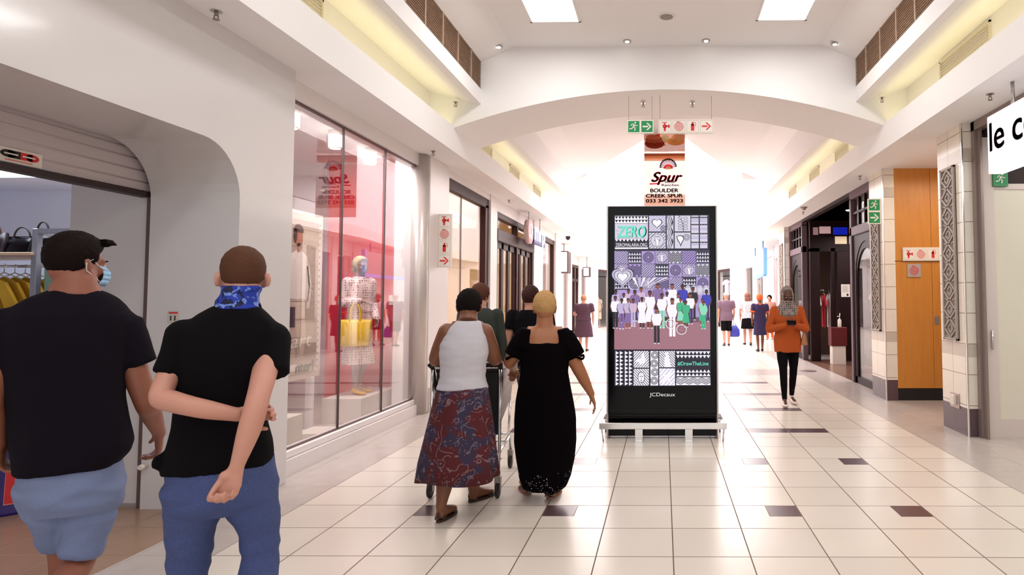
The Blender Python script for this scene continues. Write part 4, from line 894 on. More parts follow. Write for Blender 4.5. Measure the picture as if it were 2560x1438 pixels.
def garment(label, x, y, ztop, w_, h, d_, m, sleeves=True, group=None, rz=0):
    t = thing('hanging_shirt', label, 'shirt', (x, y, ztop), rz, group)
    mb = MB(); P_ = [(-.10, 0), (-w_/2, -.05)] + ([(-w_/2-.12, -.26), (-w_/2-.02, -.30), (-w_/2+.03, -.17)] if sleeves else []) + [(-w_/2+.03, -h), (w_/2-.03, -h)] + ([(w_/2-.03, -.17), (w_/2+.02, -.30), (w_/2+.12, -.26)] if sleeves else []) + [(w_/2, -.05), (.10, 0), (.06, -.05), (-.06, -.05)]
    mb.prism(P_, 'y', -d_/2, d_/2); mb.build('cloth', m, t)
    mb = MB(); mb.tube([(-.16, 0, -.02), (0, 0, .04), (.16, 0, -.02)], .005, 6); mb.tube([(0, 0, .04), (0, 0, .08), (.02, 0, .10), (0, 0, .115)], .003, 6); mb.build('hanger', CHROME, t); return t
for i in range(6): garment(('mustard yellow T-shirt hanging face out under the rack shelf' if i == 0 else 'mustard yellow T-shirt hanging %s behind the front one' % ['', 'first', 'second', 'third', 'fourth', 'fifth'][i]), -5.72+.02*i, 5.18+i*.07, 1.70, .42, .62, .03, YEL, group='yellow shirts on the rack')
GRN = mat('sage_cotton', srgb(120, 150, 128), .85, bump=.3, bscale=20)
for i in range(3): garment(['sage green garment hanging at the outer end of the grey rack', 'sage green garment hanging second at the rack end', 'sage green garment hanging third at the rack end'][i], -5.02-.02*i, 5.18+i*.08, 1.82, .30, .95, .04, GRN, False, 'green garments at the rack end')
mb = MB(); mb.box(-6.25, 4.95, 1.22, -5.45, 4.97, 1.50, b=.004); mb.box(-5.86, 4.96, 0, -5.83, 4.99, 1.25); mb.box(-6.0, 4.85, 0, -5.7, 5.1, .02); o = mb.build('price_board', SIGNW); tag(o, 'plain white board standing before the yellow T-shirts', 'board')
# castle shaped stand
cs = thing('display_stand', 'red and blue drum shaped cardboard stand inside the shop doorway', 'stand', (-4.87, 4.68, 0), math.radians(14))
CBL = mat('stand_blue', srgb(44, 18, 110), .5); CRD = mat('stand_red', srgb(208, 16, 20), .5); CPK = mat('stand_line', srgb(226, 130, 130), .5)
def rad(z): return .43-.10*min(1, z/.35)-.07*min(1, max(0, (z-.35)/.8))
mb = MB(); mb.lathe((0, 0, 0), [(rad(z), z) for z in (0, .02, .1, .2, .35, .55, .8, 1.05)], 48); mb.build('drum', CBL, cs)
def patch(mb, a0, a1, z0, z1, off, m, top=0):
    N = 10; Z = 8; vs = []
    for j in range(Z+1):
        z = z0+(z1-z0)*j/Z
        ins = 0
        if top and z > z1-top: q = (z-(z1-top))/top; ins = (1-math.sqrt(max(0, 1-q*q)))*(a1-a0)/2
        for i in range(N+1):
            a = a0+ins+(a1-a0-2*ins)*i/N; r = rad(z)+off; vs.append((r*math.cos(a), r*math.sin(a), z))
    mb.add(vs, [[j*(N+1)+i, j*(N+1)+i+1, (j+1)*(N+1)+i+1, (j+1)*(N+1)+i] for j in range(Z) for i in range(N)], m, True)
mb = MB()
for k in range(10):
    a0 = math.radians(-170+k*36); 
    for z0, z1, tp, s_ in ((.08, .40, .12, .50), (.46, .68, 0, .30), (.72, .86, .05, .30), (.9, 1.02, 0, .24)):
        patch(mb, a0-.01, a0+s_+.01, z0-.008, z1+.008, .004, 1, tp); patch(mb, a0, a0+s_, z0, z1, .006, 0, tp)
    patch(mb, a0+.14, a0+.36, .17, .30, .008, 1, .09); patch(mb, a0+.15, a0+.35, .178, .292, .010, 2, .085)
mb.build('printed_panels', [CRD, CPK, CBL], cs)
# ================================================================== DISPLAY WINDOW
PLM = mat('plinth_white', srgb(224, 216, 206), .45)
def plinth(label, x0, y0, x1, y1, h, z0=0): mb = MB(); mb.box(x0, y0, z0, x1, y1, z0+h, b=.004); tag(mb.build('plinth', PLM), label, 'plinth', 'white plinths in the display window')
plinth('white plinth under the mannequin with the yellow bag', -4.14, 7.6, -3.66, 8.6, .30)
plinth('small white plinth by the foot of the fashion poster', -3.96, 5.95, -3.62, 6.3, .36)
plinth('low white slab on the window floor before the mannequin plinth', -3.95, 6.7, -3.5, 7.1, .07)
ps = thing('fashion_poster', 'tall beige fashion poster with dotted edge standing in the display window', 'poster', (0, 0, 0))
mb = MB(); mb.box(-4.02, 5.6, .62, -4.0, 7.28, 2.48); mb.box(-4.06, 5.7, 0, -3.98, 5.74, .62); mb.box(-4.06, 7.1, 0, -3.98, 7.14, .62); mb.box(-4.12, 5.6, 0, -3.975, 7.2, .015); mb.build('board', FRAMEW, ps)
c = Canvas((-3.9995, 5.6, 2.48), (0, 1, 0), (0, 0, -1), (1, 0, 0), .0008); Q = lambda n_, r, g, b: mat('poster_'+n_, srgb(r, g, b), .6)
c.rect(0, 0, 1.68, 1.86, Q('bg', 214, 196, 184)); c.up(); c.rect(0, .1, 1.6, 1.75, Q('stone', 186, 164, 150)); c.up()
for i in range(9): c.line([(0, .2+i*.2), (1.6, .2+i*.2)], .006, Q('joint', 160, 140, 128))
for i in range(46): c.disc(1.62, .12+i*.037, .010, SIGNW if i % 2 else BLACKM, n=8)
for (u, hair) in ((1.2, (70, 40, 34)), (.62, (90, 60, 44))):
    c.poly([(u-.10, .95), (u+.12, .95), (u+.17, 1.3), (u+.14, 1.62), (u+.02, 1.62), (u, 1.3), (u-.03, 1.62), (u-.14, 1.62), (u-.15, 1.3)], Q('trouser', 206, 184, 168)); c.up()
    c.poly([(u-.16, .5), (u-.05, .44), (u+.06, .44), (u+.17, .5), (u+.23, .8), (u+.2, 1.0), (u+.12, .97), (u-.12, .97), (u-.22, .95), (u-.2, .75)], Q('blouse', 232, 220, 214)); c.line([(u+.19, .6), (u+.24, .85), (u+.2, 1.08)], .06, Q('blouse', 232, 220, 214)); c.up()
    c.disc(u, .30, .075, Q('face', 180, 110, 86), .10); c.rect(u-.03, .36, u+.03, .46, Q('face', 180, 110, 86)); c.up(); c.disc(u-.01, .24, .10, Q('hair', *hair), .09, 16, math.pi, 2*math.pi); c.disc(u-.07, .28, .035, Q('hair', *hair), .08)
    c.rect(u-.22, 1.06, u-.04, 1.28, Q('purse', 60, 40, 60)); c.disc(u-.05, 1.72, .09, SIGNW, .04); c.up()
c.text('start', 1.15, 1.50, .16, SIGNW, .62, 0.0, slant=.3); c.text('nter!', 1.36, 1.78, .12, SIGNW, .34, 0.02)
c.build('print', ps)
for k, (y, lab) in enumerate(((6.2, 'white cylinder spotlight above the poster in the display window'), (7.05, 'white cylinder spotlight in the middle of the display window ceiling'), (7.9, 'white cylinder spotlight nearest the red end wall of the window'))):
    t = thing('window_spotlight', lab, 'spotlight', (-3.75, y, 3.43), group='window spotlights'); mb = MB(); mb.lathe((0, 0, 0), [(.07, -.2), (.075, -.19), (.075, 0)], 20); mb.build('can', PLM, t)
    mb = MB(); mb.lathe((0, 0, 0), [(.001, -.205), (.055, -.203), (.06, -.195)], 18); mb.build('lamp', LAMPG, t)
mb = MB(); mb.box(-3.86, 8.765, 1.42, -3.78, 8.78, 1.56, b=.004); mb.box(-3.832, 8.755, 1.475, -3.812, 8.765, 1.505); o = mb.build('wall_switch', PLM); tag(o, 'white key switch plate on the red end wall of the display window', 'switch')
# clothes rails seen deep in the shop behind the window
def rail_of_clothes(label, grp, x, y, n, cols, z=1.5, dx=.0, dy=.09, h=.9, w_=.4, rz=0):
    t = thing('garment_rail', label, 'rail', (x, y, 0)); mb = MB(); L = max(abs(dx), abs(dy))*n
    if dy: mb.tube([(0, -.05, z+.1), (0, L+.05, z+.1)], .012, 8); mb.tube([(0, -.05, z+.1), (0, -.05, 0)], .012, 8); mb.tube([(0, L+.05, z+.1), (0, L+.05, 0)], .012, 8)
    else: mb.tube([(-.05, 0, z+.1), (L+.05, 0, z+.1)], .012, 8); mb.tube([(-.05, 0, z+.1), (-.05, 0, 0)], .012, 8); mb.tube([(L+.05, 0, z+.1), (L+.05, 0, 0)], .012, 8)
    mb.build('rail_frame', CHROME, t)
    for i in range(n): garment('%s number %s along its rail' % (grp[1], ['one', 'two', 'three', 'four', 'five', 'six', 'seven', 'eight'][i % 8]), x+dx*(i+.5), y+dy*(i+.5), z, w_, h, .035, cols[i % len(cols)], True, grp[0], rz)
CC = lambda n_, r, g, b: mat('cloth_'+n_, srgb(r, g, b), .85)
rail_of_clothes('chrome garment rail of rose clothes behind the mannequin', ('rose clothes behind the mannequin', 'rose or red garment behind the mannequin,'), -5.5, 7.6, 7, [CC('rose', 200, 120, 130), CC('red', 190, 30, 44), CC('cream', 225, 205, 195), CC('plum', 110, 50, 70)], dy=.12)
rail_of_clothes('chrome garment rail inside the near arched dark window', ('clothes in the near arched window', 'garment inside the near arched dark window,'), 3.95, 10.1, 8, [CC('white', 226, 220, 220), CC('black', 40, 30, 40), CC('orange', 220, 90, 40), CC('cream', 225, 205, 195)], dy=.14, z=1.75, h=.7)
rail_of_clothes('low chrome rail of red and blue clothes inside the near arched window', ('low clothes in the near arched window', 'low garment inside the near arched dark window,'), 3.95, 10.15, 6, [CC('red', 190, 30, 44), CC('steel', 90, 100, 130), CC('red', 190, 30, 44), CC('teal', 60, 110, 120)], dy=.16, z=.92, h=.6)
rail_of_clothes('chrome rail with white and red shirts beside the open dark door', ('clothes beside the open dark door', 'shirt beside the open dark door,'), 3.72, 15.35, 3, [CC('white', 226, 220, 220), CC('red', 190, 30, 44), CC('white', 226, 220, 220)], dx=.13, dy=0, z=1.6, h=.8, rz=math.pi/2, w_=.3)
# pedestal with sanitiser by the dark door
t = thing('pedestal', 'dark red box pedestal on a white block before the open dark door', 'pedestal', (3.98, 14.4, 0)); mb = MB(); mb.box(-.15, -.12, 0, .15, .12, .42, b=.004); mb.build('base', PLM, t)
mb = MB(); mb.box(-.18, -.14, .42, .18, .14, .84, b=.006); mb.build('top_box', mat('oxblood_box', srgb(96, 30, 34), .4), t)
t = thing('sanitiser_bottle', 'white pump sanitiser bottle on the dark red pedestal', 'bottle', (4.02, 14.36, .84)); mb = MB(); mb.lathe((0, 0, 0), [(.04, 0), (.042, .01), (.042, .16), (.02, .19), (.015, .2)], 16); mb.build('bottle_body', PLM, t)
mb = MB(); mb.tube([(0, 0, .2), (0, 0, .25)], .008, 8); mb.tube([(.01, 0, .25), (-.05, 0, .245)], .009, 8); mb.build('pump', PLM, t)
o = Canvas((4.22, 14.898, 1.83), (1, 0, 0), (0, 0, -1), (0, -1, 0), .001); o.rect(0, 0, .21, .30, SIGNW); o.up()
for i in range(6): o.line([(.03, .04+i*.028), (.18-.02*(i % 2), .04+i*.028)], .008, mat('notice_ink', srgb(120, 90, 90), .6))
o.disc(.15, .25, .025, BLACKM, .03); q = o.build('paper_notice'); tag(q, 'white paper notice taped on the open dark door', 'notice')
for k, (x, y, lab) in enumerate(((3.95, 13.2, 'round downlight in the dark shop ceiling, further one'), (3.95, 12.1, 'round downlight in the dark shop ceiling, nearer one'))):
    t = thing('downlight', lab, 'light', (x, y, 3.36), group='downlights of the dark shop'); mb = MB(); mb.lathe((0, 0, 0), [(.001, -.012), (.07, -.012), (.085, 0)], 18); mb.build('lamp', LAMPG, t)
# socket on the near pillar, lock on the wood, floor access cover
t = thing('floor_socket', 'steel mounted double socket low on the near tiled pillar', 'socket', (3.293, 7.17, .35)); mb = MB(); mb.box(-.006, -.11, -.085, 0, .11, .085, b=.002); mb.build('plate', mat('socket_steel', srgb(190, 170, 166), .35, .4), t)
mb = MB(); mb.box(-.04, -.05, -.05, -.006, .05, .06, b=.004); mb.build('socket_box', PLM, t)
mb = MB(); mb.lathe((4.03, 9.289, 1.17), [(.02, -.008), (.022, 0)], 16, ax='y'); mb.box(3.995, 9.283, 1.11, 4.065, 9.29, 1.23, b=.002); o = mb.build('door_lock', GREYM); tag(o, 'small metal lock plate on the orange wood panelling', 'lock')
mb = MB(); mb.lathe((2.967, 13.03, 0), [(.19, .001), (.185, .004), (.02, .004)], 28); o = mb.build('floor_cover', mat('cover_grey', srgb(120, 98, 98), .4, .3)); tag(o, 'round grey floor access cover near the dark shop entrance', 'cover')
# garments and figures of the far bright windows
for k, (x, y, c_, lab) in enumerate(((3.75, 32.9, (190, 40, 50), 'red top hanging in the far shop window behind the capped man'), (3.45, 33.2, (220, 225, 235), 'white printed top hanging in the far shop window behind the capped man'), (3.6, 33.6, (60, 60, 80), 'dark jacket hanging in the far shop window behind the capped man'))):
    garment(lab, x, y-.4, 2.5-.3*(k == 2), .5, .8, .1, CC('far%d' % k, *c_), rz=0)
# ================================================================== TROLLEY
tr = thing('shopping_trolley', 'grey mesh supermarket trolley with black back flap pushed by the two women', 'trolley', (-1.51, 4.79, 0), math.radians(1))
PLG = mat('trolley_mesh_grey', srgb(190, 176, 176), .45); mb = MB()
def side_pt(s, a, b):   # a along the depth 0..1, b height 0..1
    hw = .265-.085*a; zb = .50+.12*a; zt = .96-.03*a; return (s*(hw-.03*(1-b)), .06+.80*a, zb+(zt-zb)*b)
for s in (-1, 1):
    for i in range(17): mb.tube([side_pt(s, i/16, 0), side_pt(s, i/16, 1)], .0045, 5)
    for j in range(9): mb.tube([side_pt(s, 0, j/8), side_pt(s, 1, j/8)], .0045 if j < 8 else .010, 5)
    for i in range(16): mb.tube([side_pt(s, i/16, 0), side_pt(s, min(1, (i+5)/16), 1)], .004, 5)
for i in range(9): t_ = -1+i/4; mb.tube([(t_*.15, .86, .62), (t_*.18, .86, .93)], .0045, 5); mb.tube([(t_*.235, .06, .5), (t_*.15, .86, .62)], .0045, 5)
for j in range(7): mb.tube([(-.15-.005*j, .86, .62+j*.052), (.15+.005*j, .86, .62+j*.052)], .0045, 5)
mb.build('basket', PLG, tr)
mb = MB(); mb.box(-.235, .045, .46, .245, .055, .95, b=.004); mb.tube([(-.235, .04, .95), (.245, .04, .95)], .016, 8); mb.build('back_flap', BLACKM, tr)
mb = MB(); mb.tube([(-.265, -.03, 1.0), (.265, -.03, 1.0)], .017, 12); mb.tube([(-.265, -.03, 1.0), (-.26, .03, .97), (-.255, .05, .88), (-.24, .06, .8)], .016, 10); mb.tube([(.265, -.03, 1.0), (.262, .03, .97), (.26, .05, .88), (.25, .06, .8)], .016, 10); mb.build('handle', BLACKM, tr)
mb = MB()
for s in (-1, 1): mb.tube([(s*.262, .02, .96), (s*.258, .02, .35), (s*.255, .0, .16)], .013, 10); mb.tube([(s*.258, .02, .33), (s*.17, .72, .30), (s*.15, .84, .3), (s*.16, .84, .16)], .012, 10); mb.tube([(s*.15, .86, .62), (s*.16, .75, .3)], .011, 8)
mb.tube([(-.2, .5, .31), (.2, .5, .31)], .011, 8); mb.tube([(-.255, .05, .33), (.255, .05, .33)], .012, 8); mb.tube([(-.15, .84, .3), (.15, .84, .3)], .012, 8); mb.build('frame', CHROME, tr)
for (x, y) in ((-.255, 0), (.255, 0), (-.16, .84), (.16, .84)):
    mb = MB(); mb.box(x-.022, y-.03, .11, x+.022, y+.03, .165, b=.006); mb.box(x-.022, y-.018, .05, x-.016, y+.018, .12); mb.box(x+.016, y-.018, .05, x+.022, y+.018, .12); fk = mb.build('caster', GREYM, tr)
    mb = MB(); mb.lathe((x-.015, y, .062), [(.03, 0), (.058, .003), (.062, .009), (.062, .021), (.058, .027), (.03, .03)], 22, ax='x'); mb.build('wheel', mat('rubber_black', srgb(30, 24, 26), .6), fk)
# ================================================================== FIGURES
def fuse(mb, vox, name, m, parent, it=4, wr=0.0, wf=(7, 7, 3), seed=0, push=0.0, mats=None, assign=None):
    """melt overlapping closed forms into one continuous skin"""
    o0 = parent.location if parent else Vector((0, 0, 0)); inv = parent.matrix_basis.inverted() if parent else Matrix()
    me0 = mb.mesh('tmp', [m]); ob = bpy.data.objects.new('tmp', me0); COL.objects.link(ob)
    r = ob.modifiers.new('r', 'REMESH'); r.mode = 'VOXEL'; r.voxel_size = vox; r.use_smooth_shade = True
    s_ = ob.modifiers.new('s', 'SMOOTH'); s_.factor = .5; s_.iterations = it
    dg = bpy.context.evaluated_depsgraph_get(); me = bpy.data.meshes.new_from_object(ob.evaluated_get(dg)); bpy.data.objects.remove(ob); bpy.data.meshes.remove(me0)
    me.name = name; me.materials.clear()
    for q in (mats or [m]): me.materials.append(q)
    n = len(me.vertices); co = np.empty(n*3); me.vertices.foreach_get('co', co); co = co.reshape(-1, 3)
    if wr or push:
        no = np.empty(n*3); me.vertices.foreach_get('normal', no); no = no.reshape(-1, 3); d = np.full(n, push)
        if wr:
            for i in range(n):
                a = co[i]; v = Vector((a[0]*wf[0]+seed, a[1]*wf[1], a[2]*wf[2])); t = noise.noise(v); u_ = noise.noise(Vector((v.y*1.7+5, v.x*1.7, v.z*2.3+seed)))
                d[i] += wr*((1-abs(t)*2.2)*.7+u_*.6)
        co = co+no*d[:, None]
    R = np.array(inv.to_3x3()); T = np.array(inv.translation); co = co @ R.T+T
    me.vertices.foreach_set('co', co.reshape(-1)); 
    me.polygons.foreach_set('use_smooth', [True]*len(me.polygons))
    if assign:
        me.update(); mi = [assign(p.center) for p in me.polygons]; me.polygons.foreach_set('material_index', mi)
    me.update(); ob = bpy.data.objects.new(name, me); COL.objects.link(ob); ob.parent = parent; return ob
def crom(P, n=5):
    P = [Vector(p) for p in P]; out = []
    for i in range(len(P)-1):
        a, b, c, d = P[max(i-1, 0)], P[i], P[i+1], P[min(i+2, len(P)-1)]
        for k in range(n):
            t = k/n; out.append(.5*((2*b)+(c-a)*t+(2*a-5*b+4*c-d)*t*t+(-a+3*b-3*c+d)*t**3))
    out.append(P[-1]); return out
def limb(mb, P, R, n=5, seg=14, caps=True):
    """tapering limb through joints with a radius per joint"""
    pts = crom(P, n); rr = []
    for i in range(len(R)-1):
        for k in range(n): t = k/n; t = t*t*(3-2*t); rr.append(R[i]*(1-t)+R[i+1]*t)
    rr.append(R[-1]); mb.tube(pts, rr, seg)
    if caps: mb.ell(P[0], (R[0],)*3, n=12, k=8); mb.ell(P[-1], (R[-1],)*3, n=12, k=8)
def arm(mb, S_, E, W, r=(.055, .046, .04, .043, .027), f=1.0):
    S_, E, W = Vector(S_), Vector(E), Vector(W)
    limb(mb, [S_, S_.lerp(E, .5), E, E.lerp(W, .3), W], [x*f for x in r], 4)
def leg(mb, H, K, A, r=(.09, .078, .055, .056, .036), f=1.0):
    H, K, A = Vector(H), Vector(K), Vector(A); back = Vector((0, 0, 0))
    limb(mb, [H, H.lerp(K, .5), K, K.lerp(A, .32), A], [x*f for x in r], 4)
def hand(mb, W, d, n, tsign, s=1.0, curl=(.35, .45, .4), spread=.04, tcurl=.3, tdown=0.0):
    """palm, four separate bent fingers and a thumb leaving the side of the palm"""
    W = Vector(W); d = Vector(d).normalized(); n = Vector(n); n = (n-d*n.dot(d)).normalized(); t = d.cross(n).normalized()*tsign
    mb.tube([W-d*.01*s, W+d*.02*s, W+d*.05*s, W+d*.078*s, W+d*.092*s], [(.024*s, .019*s), (.030*s, .017*s), (.038*s, .016*s), (.038*s, .014*s), (.034*s, .011*s)], 14, flat=n)
    mb.ell(W+d*.03*s+t*.022*s+n*.008*s, (.02*s,)*3, n=10, k=6)
    for i, (off, L, r) in enumerate(((.029, .074, .0088), (.0098, .083, .009), (-.0098, .077, .0086), (-.028, .060, .0078))):
        p = W+d*(.086-.006*(i == 3))*s+t*off*s; a = 0; dd = (d+t*(spread*(1.2-i*.8))).normalized(); P = [p-d*.015*s, p]
        for k, fr in enumerate((.44, .31, .25)):
            a += curl[k]*(1+.12*i); v = dd*math.cos(a)+n*math.sin(a); P.append(P[-1]+v*L*fr*s)
        R_ = [r*s*1.05, r*s*1.05, r*s, r*s*.95, r*s*.82]; mb.tube(P, R_, 10)
        for q, rq in zip(P[1:], R_[1:]): mb.ell(q, (rq,)*3, n=10, k=6)
    p = W+d*.022*s+t*.022*s; P = [p]; v0 = (d*(.62+tdown*.35)+t*(.72-tdown*.5)+n*(.25+tdown*.2)).normalized()
    for k, L in enumerate((.034, .032, .026)):
        v = (v0*math.cos(tcurl*k)+(d*.7+n*.6-t*.3).normalized()*math.sin(tcurl*k)).normalized(); P.append(P[-1]+v*L*s)
    R_ = [.014*s, .0115*s, .0105*s, .0085*s]; mb.tube(P, R_, 10)
    for q, rq in zip(P, R_): mb.ell(q, (rq,)*3, n=10, k=6)
    return P
def rotm(yaw, pitch=0, roll=0): return (Matrix.Rotation(yaw, 3, 'Z') @ Matrix.Rotation(pitch, 3, 'X') @ Matrix.Rotation(roll, 3, 'Y'))
def head(mb, c, R, s=1.0, fem=False):
    """skull, jaw, brow, cheeks, nose, lips, chin and ears; faces +y before R turns it"""
    c = Vector(c); E = lambda p, r, RR=None: mb.ell(c+R @ (Vector(p)*s), tuple(x*s for x in r), R @ RR if RR is not None else R, n=18, k=12)
    E((0, -.012, .032), (.074, .094, .088)); E((0, .022, -.035), (.056 if not fem else .053, .064, .072)); E((0, .045, -.088), (.028, .032, .024)); E((0, -.03, -.03), (.062, .064, .06))
    E((0, .078, .022), (.048, .014, .016)); E((0, .098, -.012), (.0095, .014, .026)); E((0, .106, -.028), (.015, .013, .010))
    for q in (-1, 1):
        E((q*.036, .060, -.022), (.024, .024, .022)); E((q*.031, .074, .002), (.016, .012, .011)); 
        RE = Matrix.Rotation(q*.35, 3, 'Z') @ Matrix.Rotation(-.15, 3, 'X'); E((q*.080, -.008, -.006), (.0065, .018, .031), RE); E((q*.083, -.02, .008), (.009, .011, .019), RE); E((q*.074, 0, -.03), (.008, .01, .012))
    E((0, .090, -.055), (.024, .010, .0055)); E((0, .089, -.064), (.020, .010, .0065))
def face_bits(c, R, s, parent, skin_dark, lip):
    c = Vector(c); inv = parent.matrix_basis.inverted()
    mb = MB()
    for q in (-1, 1): mb.ell(inv @ (c+R @ Vector((q*.031*s, .080*s, .003*s))), (.0105*s, .009*s, .0075*s), inv.to_3x3() @ R, m=0); mb.ell(inv @ (c+R @ Vector((q*.031*s, .0875*s, .003*s))), (.0048*s, .003*s, .0048*s), inv.to_3x3() @ R, m=1)
    mb.build('eyes', [mat('eye_white', (.7, .68, .66), .3), mat('iris_brown', srgb(40, 22, 14), .3)], parent)
    mb = MB()
    for q in (-1, 1): mb.ell(inv @ (c+R @ Vector((q*.033*s, .086*s, .024*s))), (.017*s, .005*s, .0035*s), inv.to_3x3() @ R)
    mb.build('eyebrows', skin_dark, parent)
    mb = MB(); mb.ell(inv @ (c+R @ Vector((0, .0945*s, -.0595*s))), (.022*s, .008*s, .008*s), inv.to_3x3() @ R); mb.build('lips', lip, parent)
def hair(c, R, s, parent, m, thick=.014, line=.3, front=.55, low=-.05, lump=.004, top=.0, name='hair', long=0.0, freq=30, n=64, side=-.02, soft=.028):
    """one closed form round the skull; it sinks below the skin outside the hairline"""
    c = Vector(c); inv = parent.matrix_basis.inverted(); mb = MB(); vs = []; K = n//2
    for i in range(K+1):
        th = math.pi*i/K
        for j in range(n):
            a = 2*math.pi*j/n; dv = Vector((math.sin(th)*math.cos(a), math.sin(th)*math.sin(a), math.cos(th)))
            base = 1/math.sqrt((dv.x/.074)**2+(dv.y/.094)**2+(dv.z/.090)**2)
            P = Vector((0, -.012, .032))+dv*base
            # hair where the point is behind the face line and above the nape
            f = P.y; lim = low+(side-low)*max(0, min(1, (P.y+.07)/.08)); 
            if P.y > front*.094-.012: lim = max(lim, .085)
            elif P.y > .02: lim = max(lim, .03+(P.y-.02)*.8)
            k = max(-1, min(1, (P.z-lim)/soft)); k = k*.5+.5; k = k*k*(3-2*k)
            t = thick*k-(1-k)*.02 + (lump*noise.noise(dv*freq*.1*3)+lump*.5*noise.noise(dv*freq))*k+top*max(0, dv.z)*k
            vs.append(inv @ (c+R @ ((Vector((0, -.012, .032))+dv*(base+t))*s)))
    fs = [[i*n+j, (i+1)*n+j, (i+1)*n+(j+1) % n, i*n+(j+1) % n] for i in range(K) for j in range(n)]
    mb.add(vs, fs, 0, True); return mb.build(name, m, parent)
def foot(mb, A, d, s=1.0, w_=.044, up=0.0, z0=0.012):
    A = Vector(A); d = Vector(d).normalized(); b = A-Vector((0, 0, A.z))
    if up: b.z = up
    b.z += z0
    P = [b-d*.055*s+Vector((0, 0, .035)), b-d*.03*s+Vector((0, 0, .036)), b+d*.04*s+Vector((0, 0, .040)), b+d*.11*s+Vector((0, 0, .028)), b+d*.165*s+Vector((0, 0, .020)), b+d*.19*s+Vector((0, 0, .018))]
    mb.tube(P, [(.026*s, .028), (w_*.78*s, .036), (w_*.82*s, .040), (w_*s, .028), (w_*.85*s, .020), (w_*.5*s, .012)], 14, flat=(0, 0, 1))
    mb.tube([A, b+Vector((0, 0, .04))], [.034*s, .036*s], 12)
def viewq(uc, y):
    """points on the upright plane across a figure whose back is turned to the viewer; dd steps away from the viewer"""
    c = pt(uc, 1000, y); n = Vector((c.x, c.y, 0)).normalized(); k0 = n.x*c.x+n.y*c.y; phi = math.atan2(-c.x, c.y)
    def q_(u, v, dd=0.0):
        d = _f + CR*((u-CX)/F_PX) - CU*((v-CY)/F_PX); t = (k0+dd)/(n.x*d.x+n.y*d.y); return Vector((0, 0, CAM_H))+d*t
    q_.n = n; q_.phi = phi; q_.turn = lambda *a: Matrix.Rotation(phi, 3, 'Z') @ Vector(a); return q_
def sil(rows, q_, hds, dy=0):
    """rings of a garment from its outline: rows of (v, left u, right u)"""
    st = []
    for (v, a, b), hd in zip(rows, hds):
        P, Q = q_(a, v, dy), q_(b, v, dy); tL, tR = math.atan2(P.x, P.y), math.atan2(Q.x, Q.y); tc = (tL+tR)/2; dl = (tR-tL)/2
        k0 = q_.n.x*P.x+q_.n.y*P.y; r = k0/math.cos(tc-math.atan2(q_.n.x, q_.n.y)); hw = math.tan(dl)*math.sqrt(max(.01, r*r-hd*hd))
        c = Vector((math.sin(tc)*r, math.cos(tc)*r, (P.z+Q.z)/2)); st.append((c, hw, hd, -tc))
    return st
def person(label, loc): return thing('person', label, 'person', loc)
SKIN1 = mat('skin_fair_tanned', srgb(142, 85, 65), .5, var=.07, vscale=12, bump=.08, bscale=200)
SKIN2 = mat('skin_fair', srgb(198, 142, 124), .5, var=.06, vscale=12, bump=.08, bscale=200)
SKIN3 = mat('skin_brown', srgb(122, 74, 50), .45, var=.08, vscale=12, bump=.08, bscale=200)
SKIN4 = mat('skin_warm_brown', srgb(158, 100, 66), .45, var=.08, vscale=12, bump=.08, bscale=200)
SKIN5 = mat('skin_far', srgb(196, 140, 116), .5)
SKIN6 = mat('skin_dark_brown', srgb(92, 56, 40), .45, var=.08, vscale=12)
HAIRB = mat('hair_dark_brown', srgb(20, 10, 8), .7, spec=.1, bump=.35, bscale=160, var=.3, vscale=40)
HAIRR = mat('hair_light_brown', srgb(86, 52, 34), .7, spec=.2, bump=.5, bscale=220, var=.12, vscale=14)
HAIRK = mat('hair_black', srgb(22, 13, 12), .85, spec=.15, bump=1.0, bscale=240)
HAIRY = mat('hair_bleached', srgb(206, 162, 108), .85, spec=.2, bump=1.0, bscale=150, var=.15, vscale=50)
NAVYT = mat('black_navy_cotton', srgb(20, 15, 24), .95, bump=.15, bscale=14, spec=.12)
BLKT = mat('black_cotton', srgb(13, 10, 14), .95, bump=.15, bscale=14, spec=.12)
BLKD = mat('black_dress_cloth', srgb(4, 3, 4), 1.0, spec=.03)
def denim(name, col, worn):
    m = mat(name, (.2, .3, .5), .85); n = NT(m); x, y, z = n.xyz()
    f = n.noise(3.0, 4); g = n.noise(160, 2); c = n.mix(f, srgb(*col), srgb(*worn)); n.color(n.mix(n.math('MULTIPLY', g, .12), c, srgb(170, 180, 205))); n.bump(n.noise(9, 4), .35, .02); return m
DEN1 = denim('washed_denim', (84, 98, 140), (128, 140, 176)); DEN2 = denim('blue_denim', (38, 52, 106), (50, 68, 124))
